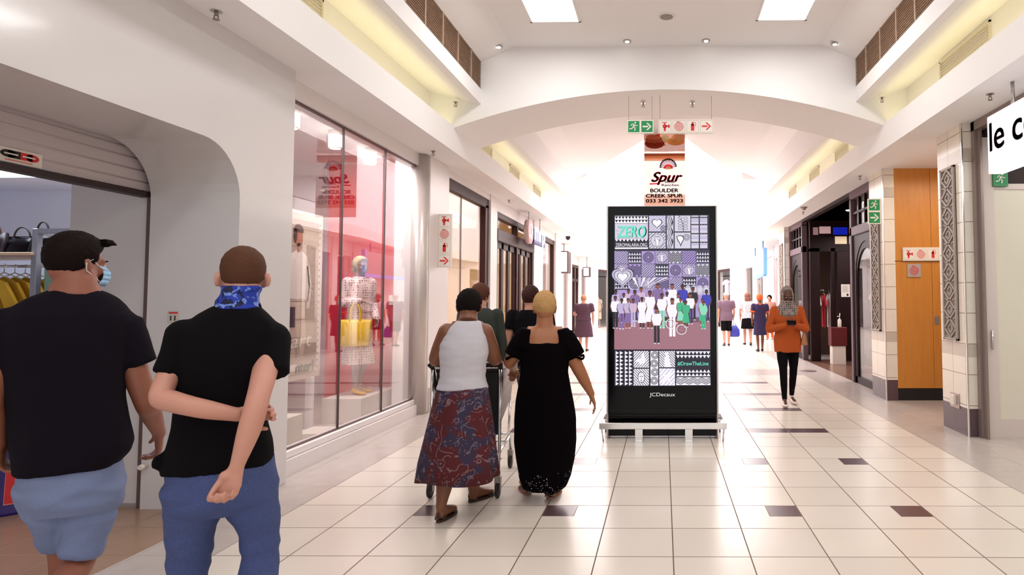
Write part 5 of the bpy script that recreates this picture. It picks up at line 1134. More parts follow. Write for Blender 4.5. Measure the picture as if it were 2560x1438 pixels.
def paisley():
    m = mat('paisley_cloth', (.3, .05, .05), .85); n = NT(m); x, y, z = n.xyz(); A = n.math
    vo = n.nt.nodes.new('ShaderNodeTexVoronoi'); vo.inputs['Scale'].default_value = 9
    dn = n.nt.nodes.new('ShaderNodeTexNoise'); dn.inputs['Scale'].default_value = 5; va = n.nt.nodes.new('ShaderNodeVectorMath'); va.operation = 'MULTIPLY_ADD'; va.inputs[1].default_value = (.35, .35, .35)
    n.nt.links.new(n.tc.outputs['Object'], dn.inputs['Vector']); n.nt.links.new(dn.outputs['Color'], va.inputs[0]); n.nt.links.new(n.tc.outputs['Object'], va.inputs[2]); n.nt.links.new(va.outputs[0], vo.inputs['Vector'])
    ring = A('LESS_THAN', A('ABSOLUTE', A('SUBTRACT', A('FRACT', A('MULTIPLY', vo.outputs['Distance'], 3.2)), .5)), .10)
    ring = A('MULTIPLY', ring, A('GREATER_THAN', n.noise(18, 5), .48))
    v2 = n.nt.nodes.new('ShaderNodeTexVoronoi'); v2.inputs['Scale'].default_value = 60; n.nt.links.new(n.tc.outputs['Object'], v2.inputs['Vector'])
    dots = A('MULTIPLY', A('LESS_THAN', v2.outputs['Distance'], .22), A('GREATER_THAN', n.noise(6, 2), .52))
    navy = n.nt.nodes.new('ShaderNodeMapRange'); navy.inputs[1].default_value = .47; navy.inputs[2].default_value = .56; n.nt.links.new(n.noise(6.5, 2, dist=.6), navy.inputs[0])
    c = n.mix(navy.outputs[0], srgb(78, 12, 20), srgb(44, 36, 62)); c = n.mix(A('MULTIPLY', ring, .42), c, srgb(150, 132, 142)); c = n.mix(A('MULTIPLY', dots, .6), c, srgb(180, 120, 120))
    n.color(c); return m
PAIS = paisley()
def camo(name, a, b, c_, sc1=16):
    m = mat(name, (.1, .1, .5), .7); n = NT(m); x, y, z = n.xyz(); A = n.math; f = n.noise(sc1, 3, dist=1.0); f2 = n.noise(sc1*1.6, 3, dist=.8)
    n.color(n.mix(A('GREATER_THAN', f2, .58), n.mix(A('GREATER_THAN', f, .5), srgb(*a), srgb(*b)), srgb(*c_))); return m
GAITER = camo('blue_camouflage', (6, 14, 60), (18, 48, 160), (110, 140, 215))
def dots(name, base, dot, scale=38, th=.30):
    m = mat(name, (.8, .7, .7), .8); n = NT(m); x, y, z = n.xyz(); v = n.nt.nodes.new('ShaderNodeTexVoronoi'); v.inputs['Scale'].default_value = scale; v.inputs['Randomness'].default_value = .25
    n.nt.links.new(n.tc.outputs['Object'], v.inputs['Vector']); n.color(n.mix(n.math('LESS_THAN', v.outputs['Distance'], th), srgb(*base), srgb(*dot))); return m
# ------------------------------------------------------------------ man in the black T-shirt and denim shorts
D = 2.45; q = viewq(165, D)
m1 = person('broad man in black T-shirt, face mask and washed denim shorts walking away', (pt(165, 1100, D).x, D, 0))
H1 = q(192, 661, .0); R1 = rotm(math.radians(-12), math.radians(-5)); mb = MB()
head(mb, H1, R1, .94)
mb.tube([q(196, 672, .0), q(190, 700, -.02), q(186, 740, -.02)], [(.060, .062), (.066, .064), (.085, .075)], 18)
mb.ell(q(214, 715, .05), (.05, .05, .045)); mb.tube([q(120, 748), q(252, 748)], .06, 12)
mb.loft(sil([(760, 60, 285), (830, 5, 300), (900, 15, 300), (1060, 40, 300), (1160, 50, 290)], q, [.075, .10, .12, .12, .11]), 20)
arm(mb, q(300, 822), q(364, 1002, -.01), q(398, 1083, .17), (.056, .048, .042, .040, .026))
hand(mb, q(398, 1083, .17), q(397, 1150, .22)-q(398, 1083, .17), q.turn(-1, .1, 0), 1, 1.0, (.5, .6, .5))
arm(mb, q(20, 822), q(-26, 1006, -.02), q(-6, 1110, .02), (.056, .048, .042, .040, .026))
hand(mb, q(-6, 1110, .02), q(8, 1180, .06)-q(-6, 1110, .02), q.turn(1, -.2, 0), -1, 1.0, (.4, .5, .4))
leg(mb, q(112, 1190), q(160, 1372, .12), q(176, 1600, .22), (.078, .066, .052, .052, .036))
leg(mb, q(232, 1190), q(203, 1392, .02), q(92, 1590, -.20), (.078, .066, .052, .052, .036))
A = q(176, 1600, .22); foot(mb, (A.x, A.y, .09), q.n, 1.08)
fuse(mb, .0065, 'body', SKIN1, m1, 3)
B_ = q(92, 1590, -.20); 
# shoes
for (P, dd) in ((A, q.n), (B_, q.n)):
    mb = MB(); foot(mb, (P.x, P.y, .085), dd, 1.16, .05, z0=.006); mb.tube([Vector((P.x, P.y, .014))-q.n*.06, Vector((P.x, P.y, .014))+q.n*.215], [(.045, .014), (.05, .014)], 14, flat=(0, 0, 1)); fuse(mb, .008, 'shoe', mat('shoe_grey', srgb(70, 66, 72), .6), m1)
mb = MB()
mb.loft(sil([(724, 138, 245), (733, 108, 272), (746, 72, 296), (764, 34, 314), (790, -4, 332), (830, -20, 330), (880, -8, 320), (940, 6, 312), (1000, 15, 312), (1060, 20, 321), (1112, 24, 334), (1140, 27, 326), (1168, 30, 300)], q, [.075, .09, .105, .12, .135, .145, .15, .15, .15, .155, .16, .16, .15]), 36)
mb.tube([q(296, 815), q(330, 868), q(349, 913)], [.082, .066, .062], 20); mb.ell(q(292, 822), (.080,)*3); mb.ell(q(20, 822), (.080,)*3); mb.tube([q(12, 815), q(-22, 868), q(-40, 925)], [.082, .066, .062], 20)
fuse(mb, .009, 'tshirt', NAVYT, m1, 5, .007, (6, 6, 3.2), 3)
mb = MB(); mb.loft(sil([(1150, 42, 300), (1185, 42, 310), (1220, 55, 312), (1250, 70, 310), (1275, 80, 308)], q, [.13, .135, .135, .13, .10]), 30)
mb.tube([q(112, 1205), q(134, 1290, .05), q(155, 1352, .11)], [.090, .080, .070], 20); mb.tube([q(236, 1205), q(222, 1300, .0), q(198, 1390, .0)], [.092, .082, .066], 20)
fuse(mb, .009, 'denim_shorts', DEN1, m1, 3, .012, (5, 5, 9), 11)
hair(H1, R1, .94, m1, HAIRB, .014, front=.86, low=-.075, side=-.005, lump=.003, top=.006, n=96)
inv = m1.matrix_basis.inverted(); mb = MB()
for i in range(14):            # tuft at the forehead
    a = -.05+.1*i/13; p = H1+R1 @ Vector((a*1.1, .052, .093)); mb.tube([inv @ p, inv @ (p+R1 @ Vector((a*.1, .022, .002+.003*math.sin(i*2.1)))), inv @ (p+R1 @ Vector((a*.2, .038, .004+.007*math.sin(i*3.7))))], [.019, .013, .003], 6)
mb.build('fringe', HAIRB, m1)
mb = MB(); mk = lambda x, y, z: inv @ (H1+R1 @ (Vector((x, y, z))*.94))
def shell(ys, n=14, e=1.0):
    rows = []
    for (z, y_, w_) in ys: rows.append([mk(w_*math.sin(math.pi*(i/n-.5)*1.05), y_-(.055*(1-math.cos(math.pi*(i/n-.5)*1.05))), z) for i in range(n+1)])
    return rows
rw = shell([(.0, .104, .052), (-.02, .124, .058), (-.04, .126, .062), (-.06, .122, .062), (-.085, .108, .056), (-.102, .08, .046)])
for a, b in zip(rw[:-1], rw[1:]): mb.strip(a, b, 0, True)
msk = mb.build('face_mask', mat('mask_blue', srgb(150, 190, 225), .8), m1); md = msk.modifiers.new('s', 'SOLIDIFY'); md.thickness = .002
mb = MB(); mb.tube([mk(.056, .07, -.015), mk(.072, .03, .0), mk(.085, .0, .02), mk(.089, -.025, .0), mk(.084, -.018, -.03), mk(.072, .03, -.055), mk(.055, .06, -.07)], .0018, 6); mb.build('ear_loop', mat('mask_white', srgb(225, 225, 228), .8), msk)
face_bits(H1, R1, .94, m1, HAIRB, SKIN1)
# ------------------------------------------------------------------ young man with the blue neck gaiter
D = 2.35; q = viewq(565, D)
m2 = person('young man in black polo shirt with blue neck gaiter, arms folded behind his back', (pt(560, 1100, D).x, D, 0))
H2 = q(608, 697, .02); R2 = rotm(math.radians(31), math.radians(-3)); mb = MB(); head(mb, H2, R2, .90); [mb.ell(H2+R2 @ Vector((e*.081, -.012, -.004)), (.008, .017, .030), R2 @ Matrix.Rotation(e*.6, 3, 'Z')) for e in (-1, 1)]
mb.tube([q(604, 715, .0), q(598, 745, -.01), q(590, 775, -.01)], [(.055, .058), (.058, .058), (.075, .065)], 18)
mb.loft(sil([(790, 500, 665), (830, 465, 680), (900, 455, 675), (1060, 450, 650), (1180, 430, 670)], q, [.07, .09, .10, .095, .10]), 20)
limb(mb, [q(465, 838), q(428, 925, -.03), q(402, 990, -.09), q(428, 1003, -.125), q(500, 1021, -.165), q(592, 1037, -.165)], [.044, .037, .036, .037, .034, .025], 4)
hand(mb, q(592, 1037, -.165), q(662, 1028, -.15)-q(592, 1037, -.165), q.turn(.1, -1, 0), 1, .93, (.5, .9, .8), tcurl=.5)
limb(mb, [q(676, 842), q(664, 920, -.10), q(646, 992, -.20), q(628, 1060, -.235), q(590, 1172, -.245)], [.046, .043, .038, .038, .0225], 5)
hand(mb, q(590, 1172, -.245), q(566, 1235, -.25)-q(590, 1172, -.245), q.turn(-.35, -.9, 0), 1, .98, (.8, .9, .7), tcurl=.3, tdown=.9)
leg(mb, q(490, 1220), q(478, 1395, .06), q(470, 1640, .05), (.068, .054, .038, .040, .032)); leg(mb, q(618, 1220), q(644, 1380, -.02), q(640, 1650, -.15), (.068, .054, .038, .040, .032))
fuse(mb, .0055, 'body', SKIN2, m2, 3)
mb = MB(); mb.loft(sil([(762, 548, 645), (770, 526, 655), (786, 494, 672), (806, 464, 690), (832, 443, 700), (870, 437, 698), (900, 436, 690), (950, 437, 680), (1000, 434, 670), (1060, 428, 670), (1110, 416, 682), (1145, 407, 686), (1166, 402, 684)], q, [.07, .08, .095, .108, .12, .127, .127, .12, .118, .12, .13, .132, .128]), 36)
mb.tube([q(468, 838), q(440, 890, -.02), q(412, 937, -.04)], [.066, .050, .040], 18); mb.tube([q(674, 846), q(676, 890, -.045), q(676, 938, -.085)], [.068, .064, .062], 18); mb.ell(q(674, 846), (.066,)*3); mb.ell(q(466, 842), (.064,)*3)
mb.ell(q(410, 1152, 0), (.014, .05, .028))
fuse(mb, .008, 'polo_shirt', BLKT, m2, 5, .006, (6, 6, 3.4), 23)
mb = MB(); mb.loft(sil([(756, 545, 650), (764, 540, 654), (776, 536, 656), (784, 520, 662)], q, [.066, .072, .078, .08]), 24); fuse(mb, .006, 'collar', BLKT, m2, 2)
mb = MB(); mb.loft(sil([(717, 556, 655), (724, 553, 652), (733, 551, 647), (742, 545, 646), (752, 541, 647), (762, 535, 650), (772, 533, 652)], q, [.074, .073, .073, .074, .077, .082, .084]), 30); fuse(mb, .006, 'neck_gaiter', GAITER, m2, 2, .006, (10, 10, 26), 5)
mb = MB(); mb.loft(sil([(1150, 412, 684), (1185, 410, 688), (1220, 410, 694), (1250, 414, 698), (1275, 420, 698)], q, [.12, .128, .13, .125, .09]), 30)
mb.tube(crom([q(488, 1215), q(482, 1300, .02), q(474, 1390, .05), q(466, 1460, .05), q(462, 1560, .06), q(465, 1655, .05)], 3), [.101, .095, .090, .082, .076, .070, .066, .064, .062, .062, .062, .062, .062, .062, .063, .064], 20)
mb.tube(crom([q(618, 1215), q(640, 1300, -.02), q(650, 1375, -.02), q(645, 1450, -.05), q(642, 1560, -.12), q(640, 1655, -.15)], 3), [.101, .093, .085, .075, .068, .064, .060, .060, .061, .062, .062, .062, .062, .062, .063, .064], 20)
fuse(mb, .0085, 'jeans', DEN2, m2, 4, .009, (4, 4, 10), 31)
for (P, dd) in ((q(465, 1660, .05), q.n), (q(640, 1665, -.15), q.n)):
    mb = MB(); foot(mb, (P.x, P.y, .085), dd, 1.1, .048, z0=.006); fuse(mb, .008, 'shoe', mat('shoe_white', srgb(200, 196, 196), .6), m2)
hair(H2, R2, .90, m2, HAIRR, .0085, front=.8, low=-.055, side=.0, lump=.002, top=.010, n=96)
# ------------------------------------------------------------------ woman in the grey sleeveless top
D = 4.40; q = viewq(1160, D)
w1 = person('woman in pale grey sleeveless top and maroon paisley skirt leaning on the trolley', (pt(1160, 1200, D).x, D, 0))
H3 = q(1173, 769, .06); R3 = rotm(math.radians(10), math.radians(-12)); mb = MB(); head(mb, H3, R3, 1.0, True)
mb.tube([q(1172, 782, .04), q(1170, 806, 0)], [.056, .07], 16); mb.tube([q(1130, 822), q(1206, 822)], .055, 12)
mb.loft(sil([(812, 1128, 1208), (850, 1110, 1215), (900, 1105, 1212), (970, 1100, 1212), (1010, 1098, 1216)], q, [.07, .11, .12, .13, .13]), 20)
arm(mb, q(1118, 830), q(1090, 898, .12), q(1118, 898, .36), (.062, .060, .05, .048, .03)); hand(mb, q(1118, 898, .36), (.3, 1, -.1), (0, 0, -1), -1, .9)
arm(mb, q(1211, 830), q(1236, 896, .12), q(1243, 902, .38), (.062, .060, .05, .048, .03)); hand(mb, q(1243, 902, .38), (-.1, 1, -.2), (0, 0, -1), 1, .9)
la, ra = pt(1102, 1268, 4.28), pt(1184, 1238, 4.68)
leg(mb, q(1128, 1050), pt(1122, 1150, 4.36), la, (.085, .07, .062, .064, .034)); leg(mb, q(1182, 1050), pt(1185, 1150, 4.55), ra, (.085, .07, .062, .060, .034))
foot(mb, (la.x, 4.31, la.z), (.12, 1, 0), .95, z0=.014); foot(mb, (ra.x, 4.72, ra.z), (.55, 1, 0), .95, z0=.014)
fuse(mb, .0075, 'body', SKIN3, w1, 3)
mb = MB(); mb.loft(sil([(803, 1143, 1200), (810, 1131, 1207), (822, 1118, 1212), (842, 1107, 1217), (862, 1100, 1220), (885, 1098, 1221), (910, 1100, 1216), (940, 1100, 1213), (956, 1096, 1216), (972, 1089, 1222)], q, [.085, .095, .11, .13, .14, .145, .14, .135, .145, .15]), 32); fuse(mb, .008, 'sleeveless_top', mat('pale_grey_jersey', srgb(196, 192, 200), .9, bump=.2, bscale=120), w1, 3, .0045, (5, 5, 12), 41)
def pleated(rows, q_, hds, k, amp):
    st = sil(rows, q_, hds); mb = MB(); n = 72; vs = []
    for i, s_ in enumerate(st):
        c_, hw, hd = s_[0], s_[1], s_[2]; t = i/(len(st)-1)
        for j in range(n):
            a = 2*math.pi*j/n; r = 1+amp*t*math.sin(a*k+1.5*math.sin(a*2)); vs.append(c_+Vector((hw*r*math.cos(a), hd*r*math.sin(a), (.012*math.sin(a*3+1)*t if i == len(st)-1 else 0))))
    L = len(st); fs = [[i*n+j, (i+1)*n+j, (i+1)*n+(j+1) % n, i*n+(j+1) % n] for i in range(L-1) for j in range(n)]; mb.add(vs, fs, 0, True); mb.f.append(list(range(n))); mb.m.append(0); mb.smooth.append(False); return mb
def garment_from(mb, name, m, parent, th=.004):
    inv_ = parent.matrix_basis.inverted(); mb.v = [tuple(inv_ @ Vector(p)) for p in mb.v]; o = mb.build(name, m, parent)
    if th: s_ = o.modifiers.new('s', 'SOLIDIFY'); s_.thickness = th; s_.offset = 0
    return o
garment_from(pleated([(968, 1092, 1220), (985, 1087, 1222), (1010, 1080, 1226), (1050, 1070, 1231), (1100, 1058, 1237), (1150, 1045, 1242), (1193, 1038, 1247)], q, [.145, .155, .17, .19, .21, .225, .24], 7, .045), 'paisley_skirt', PAIS, w1)
SAND = mat('sandal_brown', srgb(60, 36, 30), .5)
def sandal(x, y, dx, dy, s_, parent, m, heelcup=True):
    inv_ = parent.matrix_basis.inverted(); d = Vector((dx, dy, 0)).normalized(); sd = Vector((d.y, -d.x, 0)); P0 = inv_ @ Vector((x, y, 0)); mb = MB()
    out = []
    for i in range(24): a = 2*math.pi*i/24; v = P0+d*(.065+.13*math.cos(a))*s_+sd*(.047*math.sin(a)*(1+.15*math.cos(a)))*s_; out.append((v.x, v.y))
    mb.prism(out, 'z', .002, .016)
    mb.tube([P0+sd*.043*s_+d*.11*s_+Vector((0, 0, .012)), P0+d*.10*s_+Vector((0, 0, .062)), P0-sd*.043*s_+d*.11*s_+Vector((0, 0, .012))], .007, 8)
    if heelcup: mb.tube([P0+sd*.038*s_-d*.02*s_+Vector((0, 0, .02)), P0-d*.062*s_+Vector((0, 0, .055)), P0-sd*.038*s_-d*.02*s_+Vector((0, 0, .02))], [(.006, .016)]*3, 8)
    mb.build('sandal', m, parent)
sandal(la.x, 4.31, .12, 1, 1, w1, SAND); sandal(ra.x, 4.72, .55, 1, 1, w1, SAND)
hair(H3, R3, 1.0, w1, HAIRK, .014, front=.7, low=-.085, side=-.02, lump=.005, n=96)
inv = w1.matrix_basis.inverted(); mb = MB(); gq = lambda x, y, z: inv @ (H3+R3 @ Vector((x, y, z)))
mb.tube([gq(.086, -.01, .01), gq(.082, .05, .01), gq(.06, .092, .008)], .002, 6); mb.tube([gq(-.086, -.01, .01), gq(-.082, .05, .01), gq(-.06, .092, .008)], .002, 6)
for s_ in (-1, 1): mb.tube([gq(s_*.034+.024*math.cos(a*.628), .1, .002+.017*math.sin(a*.628)) for a in range(11)], .0018, 6)
mb.tube([gq(-.01, .101, .004), gq(.01, .101, .004)], .0018, 6)
mb.build('glasses', BLACKM, w1); face_bits(H3, R3, 1.0, w1, HAIRK, SKIN3)
# ------------------------------------------------------------------ woman in the long black dress
D = 4.74; q = viewq(1362, D)
w2_ = person('woman with short bleached hair in long black dress walking beside the trolley', (pt(1362, 1200, D).x, D, 0))
H4 = q(1362, 771, .03); R4 = rotm(math.radians(9), math.radians(-4)); mb = MB(); head(mb, H4, R4, 1.02, True)
mb.tube([q(1362, 785, .02), q(1362, 812, 0), q(1362, 826, 0)], [(.06, .06), (.066, .06), (.10, .065)], 16); mb.tube([q(1318, 836), q(1406, 836)], .062, 14)
mb.loft(sil([(822, 1322, 1404), (838, 1308, 1416), (870, 1306, 1418), (920, 1308, 1414), (1000, 1300, 1424), (1060, 1298, 1428)], q, [.065, .095, .12, .13, .15, .15]), 22)
arm(mb, q(1408, 848), q(1446, 922, -.01), q(1478, 985, .03), (.066, .060, .050, .046, .028)); hand(mb, q(1478, 985, .03), q(1488, 1015, .03)-q(1478, 985, .03), (-1, -.2, 0), 1, .95, (.2, .3, .25))
arm(mb, q(1316, 848), q(1276, 903, .03), q(1285, 922, .22), (.066, .060, .050, .046, .028)); hand(mb, q(1285, 922, .22), (-.25, .9, -.5), (-.4, -.3, -.8), -1, .95, (.5, .6, .5))
la, ra = pt(1318, 1215, 4.90), pt(1378, 1226, 4.80)
leg(mb, q(1335, 1060), pt(1332, 1150, 4.82), la, (.09, .08, .06, .058, .034)); leg(mb, q(1390, 1060), pt(1386, 1150, 4.78), ra, (.09, .08, .06, .058, .034))
foot(mb, (la.x, 4.90, la.z), (-.45, 1, 0), .95, z0=.03); foot(mb, (ra.x, 4.80, ra.z), (.15, 1, 0), .95, z0=.014)
fuse(mb, .0075, 'body', SKIN4, w2_, 3)
def dress_mat():
    m = mat('black_sequin_dress', (.01, .01, .01), 1.0, spec=.05); n = NT(m); x, y, z = n.xyz(); A = n.math
    v = n.nt.nodes.new('ShaderNodeTexVoronoi'); v.inputs['Scale'].default_value = 75; n.nt.links.new(n.tc.outputs['Object'], v.inputs['Vector'])
    k = A('MULTIPLY', A('LESS_THAN', v.outputs['Distance'], .20), A('MULTIPLY', A('LESS_THAN', z, .24), A('GREATER_THAN', n.noise(9, 2), .5)))
    n.color(n.mix(k, srgb(9, 5, 8), srgb(205, 200, 205))); return m
mb = MB(); mb.loft(sil([(857, 1306, 1420), (870, 1303, 1424), (890, 1302, 1424), (930, 1302, 1420), (960, 1297, 1426), (1000, 1290, 1433), (1050, 1286, 1440), (1100, 1286, 1441), (1150, 1292, 1436), (1190, 1298, 1428), (1216, 1308, 1416)], q, [.125, .135, .14, .145, .155, .165, .175, .18, .18, .18, .17]), 36)
mb.ell(q(1376, 1215, -.08), (.06, .10, .06)); mb.ell(q(1405, 1195, -.02), (.045, .10, .05))
for s_ in (-1, 1):
    u = 1362+s_*46
    mb.tube([q(u-s_*2, 822), q(u+s_*2, 845), q(u+s_*8, 870)], [(.045, .085), (.062, .105), (.07, .11)], 18); mb.tube([q(u, 836), q(u+s_*18, 868), q(u+s_*30, 892)], [.075, .082, .082], 18)
fuse(mb, .009, 'long_dress', dress_mat(), w2_, 3, .006, (7, 7, 2), 53)
inv = w2_.matrix_basis.inverted(); mb = MB()
for (a, b, r) in ((q(1438, 893), 34, .066), (q(1288, 893), 34, .066)):
    for i in range(b):
        t = 2*math.pi*i/b; mb.ell(inv @ (a+Vector((r*math.cos(t), r*math.sin(t), .01*math.sin(t*3)))), (.007, .007, .011), n=6, k=4)
mb.build('lace_edge', BLKD, w2_)
sandal(la.x, 4.90, -.45, 1, 1, w2_, mat('sandal_tan', srgb(140, 100, 80), .5)); sandal(ra.x, 4.80, .15, 1, 1, w2_, mat('sandal_tan', srgb(140, 100, 80), .5))
mb = MB(); mb.lathe(inv @ q(1286, 924, .21), [(.031, -.003), (.034, 0), (.031, .003)], 20); mb.build('bracelet', mat('gold', srgb(220, 170, 80), .3, .9), w2_)
hair(H4, R4, 1.02, w2_, HAIRY, .012, front=.7, low=-.08, side=-.02, lump=.006, freq=60, n=96); face_bits(H4, R4, 1.02, w2_, HAIRY, SKIN4)
# ------------------------------------------------------------------ generic walking figures further away
class Fig:
    def __init__(s, label, x, y, h, rz=0.0, skin=SKIN5, stride=.16, wide=1.0, vox=.014, arms=None, obj='person', cat='person', z=0.0, headyaw=0, headpitch=-.05, handy=True, feet=True):
        s.k = h/1.7; k = s.k; s.t = thing(obj, label, cat, (x, y, z), rz); s.v = vox; s.w = wide; L = s.L = lambda a, b, c: s.t.matrix_basis @ (Vector((a, b, c))*k)
        # the basis matrix of a fresh object is ready at once; build it by hand to be sure
        s.M = Matrix.Translation((x, y, z)) @ Matrix.Rotation(rz, 4, 'Z'); s.L = L = lambda a, b, c: s.M @ (Vector((a, b, c))*k)
        R3_ = s.M.to_3x3(); s.R = R3_ @ rotm(headyaw, headpitch); s.H = L(0, .02, 1.57); mb = MB(); head(mb, s.H, s.R, k, True)
        mb.tube([L(0, .0, 1.50), L(0, -.01, 1.42)], [.055*k, .065*k], 14)
        w_ = wide; mb.loft([(L(0, 0, z_), hw*w_*k, hd*k, rz) for z_, hw, hd in ((.84, .12, .09), (.95, .15, .11), (1.08, .125, .09), (1.25, .145, .10), (1.36, .15, .09), (1.43, .09, .07))], 20)
        s.arms = arms or {}
        s.j = {}
        for sg, key in ((-1, 'l'), (1, 'r')):
            S_, E, W = s.arms.get(key) or ((sg*.175*w_, 0, 1.37), (sg*.225*w_, -.01+.04*sg, 1.09), (sg*.215*w_, .08+.06*sg, .86)); S_, E, W = L(*S_), L(*E), L(*W); s.j[key] = (S_, E, W)
            arm(mb, S_, E, W, (.052, .043, .037, .037, .025), k*(.9+.1*w_)); 
            hd_ = s.arms.get(key+'h') or ((0, .25, -1), (-sg, 0, 0)); hand(mb, W, R3_ @ Vector(hd_[0]), R3_ @ Vector(hd_[1]), sg if key+'h' not in s.arms else sg, .92*k)
            hx = sg*.085; fy = stride*sg; A = (hx*.9, fy, .09 if sg*stride >= 0 else .12); K_ = (hx, fy*.5+.04, .49); s.j['leg'+key] = (L(hx, 0, .90), L(*K_), L(*A)); leg(mb, *s.j['leg'+key], (.085*w_, .072*w_, .052, .052, .034), k)
            if feet: foot(mb, L(A[0], A[1]+.0, A[2]), R3_ @ Vector((sg*.12, 1, 0)), .93*k, z0=.012+z)
        s.body = fuse(mb, vox, 'body', skin, s.t, 2)
    def torso(s, name, m, z0=.80, z1=1.44, sleeve=.14, long=False, wid=1.12, hem=1.0, wr=.004):
        k, L = s.k, s.L; mb = MB(); w_ = s.w*wid; rz = s.t.rotation_euler.z
        prof = [(z0, .150*hem, .125*hem), (.95, .165, .135), (1.08, .142, .115), (1.25, .16, .125), (1.34, .165, .115), (1.40, .13, .10), (z1, .075, .075)]
        prof = [p for p in prof if p[0] == z0 or p[0] > z0+.03]
        mb.loft([(L(0, 0, z_), hw*w_*k, hd*k*(.7+.3*w_), rz) for z_, hw, hd in prof], 24)
        for key in 'lr':
            S_, E, W = s.j[key]
            if sleeve <= 0: continue
            if long: limb(mb, [S_, S_.lerp(E, .5), E, E.lerp(W, .4), E.lerp(W, .94)], [.068*k, .058*k, .052*k, .052*k, .038*k], 4)
            else: mb.tube([S_, S_.lerp(E, sleeve/.28)], [.07*k*s.w, .066*k*s.w], 14); mb.ell(S_, (.07*k*s.w,)*3)
        return fuse(mb, s.v*.9, name, m, s.t, 2, wr, (7, 7, 4), 3)
    def skirt(s, name, m, z0, z1=.98, w0=.2, w1=.155, d0=.17, d1=.13):
        L, k = s.L, s.k; mb = MB(); rz = s.t.rotation_euler.z; mb.loft([(L(0, .0, z1+(z0-z1)*t), (w1+(w0-w1)*t**.7)*k*s.w, (d1+(d0-d1)*t**.7)*k, rz) for t in (0, .15, .35, .6, .85, 1)][::-1], 28); return fuse(mb, s.v, name, m, s.t, 2, .004, (12, 12, 1.5), 9)
    def trousers(s, name, m, frac=1.0, r=(.10, .085, .062, .058, .05)):
        mb = MB(); k = s.k; rz = s.t.rotation_euler.z; mb.loft([(s.L(0, 0, z_), hw*k*s.w, hd*k, rz) for z_, hw, hd in ((.80, .13, .11), (.88, .165, .125), (.98, .155, .115))], 20)
        for key in 'lr':
            H_, K_, A = s.j['leg'+key]
            if frac >= 1: limb(mb, [H_, H_.lerp(K_, .5), K_, K_.lerp(A, .35), K_.lerp(A, .95)], [x*k for x in r], 4)
            else: mb.tube([H_, H_.lerp(K_, .5), H_.lerp(K_, frac*1.9)], [.10*k, .095*k, .088*k], 16)
        return fuse(mb, s.v*.8, name, m, s.t, 2, .002, (6, 6, 8), 1)
    def shoes(s, m, name='shoe'):
        R3_ = s.M.to_3x3()
        for key, sg in (('l', -1), ('r', 1)):
            A = s.j['leg'+key][2]; mb = MB(); foot(mb, (A.x, A.y, A.z-.005), R3_ @ Vector((sg*.12, 1, 0)), 1.02*s.k, .049, z0=.006+s.M.translation.z); fuse(mb, .009 if s.v < .012 else .012, name, m, s.t, 2)
    def hair(s, m, **kw): return hair(s.H, s.R, s.k, s.t, m, n=48, **kw)
GREEN_T = mat('dark_green_jersey', srgb(40, 46, 40), .9)
p = pt(1201, 800, 6.55); f = Fig('woman with brown bob in dark green top behind the trolley pusher', p.x, 6.55, 1.66, .1, SKIN5, .12, 1.0, .011, headyaw=-.5)
f.torso('long_sleeve_top', GREEN_T, long=True); f.trousers('trousers', mat('charcoal_cloth', srgb(50, 44, 50), .9)); f.shoes(BLACKM); f.hair(mat('hair_chestnut', srgb(84, 50, 36), .6, spec=.12, bump=.8, bscale=120), thick=.022, front=.75, low=-.055, side=-.04, lump=.006); face_bits(f.H, f.R, f.k, f.t, HAIRB, SKIN5)
p = pt(1330, 800, 6.95); f = Fig('dark haired woman in black T-shirt half hidden beyond the bleached haired woman', p.x-.02, 6.95, 1.63, 0, SKIN5, -.12, 1.12, .011)
f.torso('tshirt', BLKT, sleeve=.16); f.trousers('trousers', mat('charcoal_cloth', srgb(50, 44, 50), .9)); f.shoes(BLACKM); f.hair(mat('hair_dark_chestnut', srgb(56, 32, 28), .6, spec=.12, bump=.8, bscale=120), thick=.024, front=.75, low=-.06, side=-.03, lump=.008, top=.012)
p = pt(1459, 800, 17.8); f = Fig('woman in dark plum dress walking away far beyond the folding door', p.x, 17.8, 1.62, 0, SKIN5, .14, 1.25, .018, arms={'l': ((-.20, 0, 1.36), (-.29, .02, 1.12), (-.2, .22, 1.08))})
f.torso('dress_top', mat('plum_cloth', srgb(74, 46, 62), .9), sleeve=.18, z0=.9); f.skirt('dress_skirt', mat('plum_cloth', srgb(74, 46, 62), .9), .44, w0=.235); f.shoes(BLACKM); f.hair(mat('hair_sandy', srgb(176, 126, 96), .7, spec=.12), thick=.012, front=.7)
p = pt(1816, 800, 19.9); f = Fig('man in grey cap, purple grey T-shirt and black shorts walking away on the far floor', p.x, 19.9, 1.70, 0, SKIN5, .08, 1.12, .018)
f.torso('tshirt', mat('purple_grey_cotton', srgb(112, 88, 104), .9), sleeve=.18, wid=1.15); f.trousers('shorts', BLKT, .53); f.shoes(mat('sandal_brown', srgb(60, 36, 30), .5), 'sandal')
hair(f.H, f.R, f.k, f.t, mat('cap_grey', srgb(196, 176, 184), .8), .02, front=.9, low=.012, side=.03, lump=0, n=48, name='cap')
W_r = f.j['r'][2]; bg = thing('carrier_bag', 'blue plastic carrier bag held by the man in the grey cap', 'bag', (W_r.x+.03, W_r.y+.02, W_r.z-.58))
mb = MB(); mb.loft([((0, 0, 0), .13, .06), ((0, 0, .05), .17, .09), ((0, 0, .22), .16, .08), ((0, 0, .36), .07, .03)], 20, e=3); mb.tube([(-.05, 0, .35), (0, 0, .50), (.05, 0, .35)], .012, 8); mb.build('bag_body', mat('bag_blue', srgb(50, 60, 170), .4, bump=.5, bscale=30), bg)
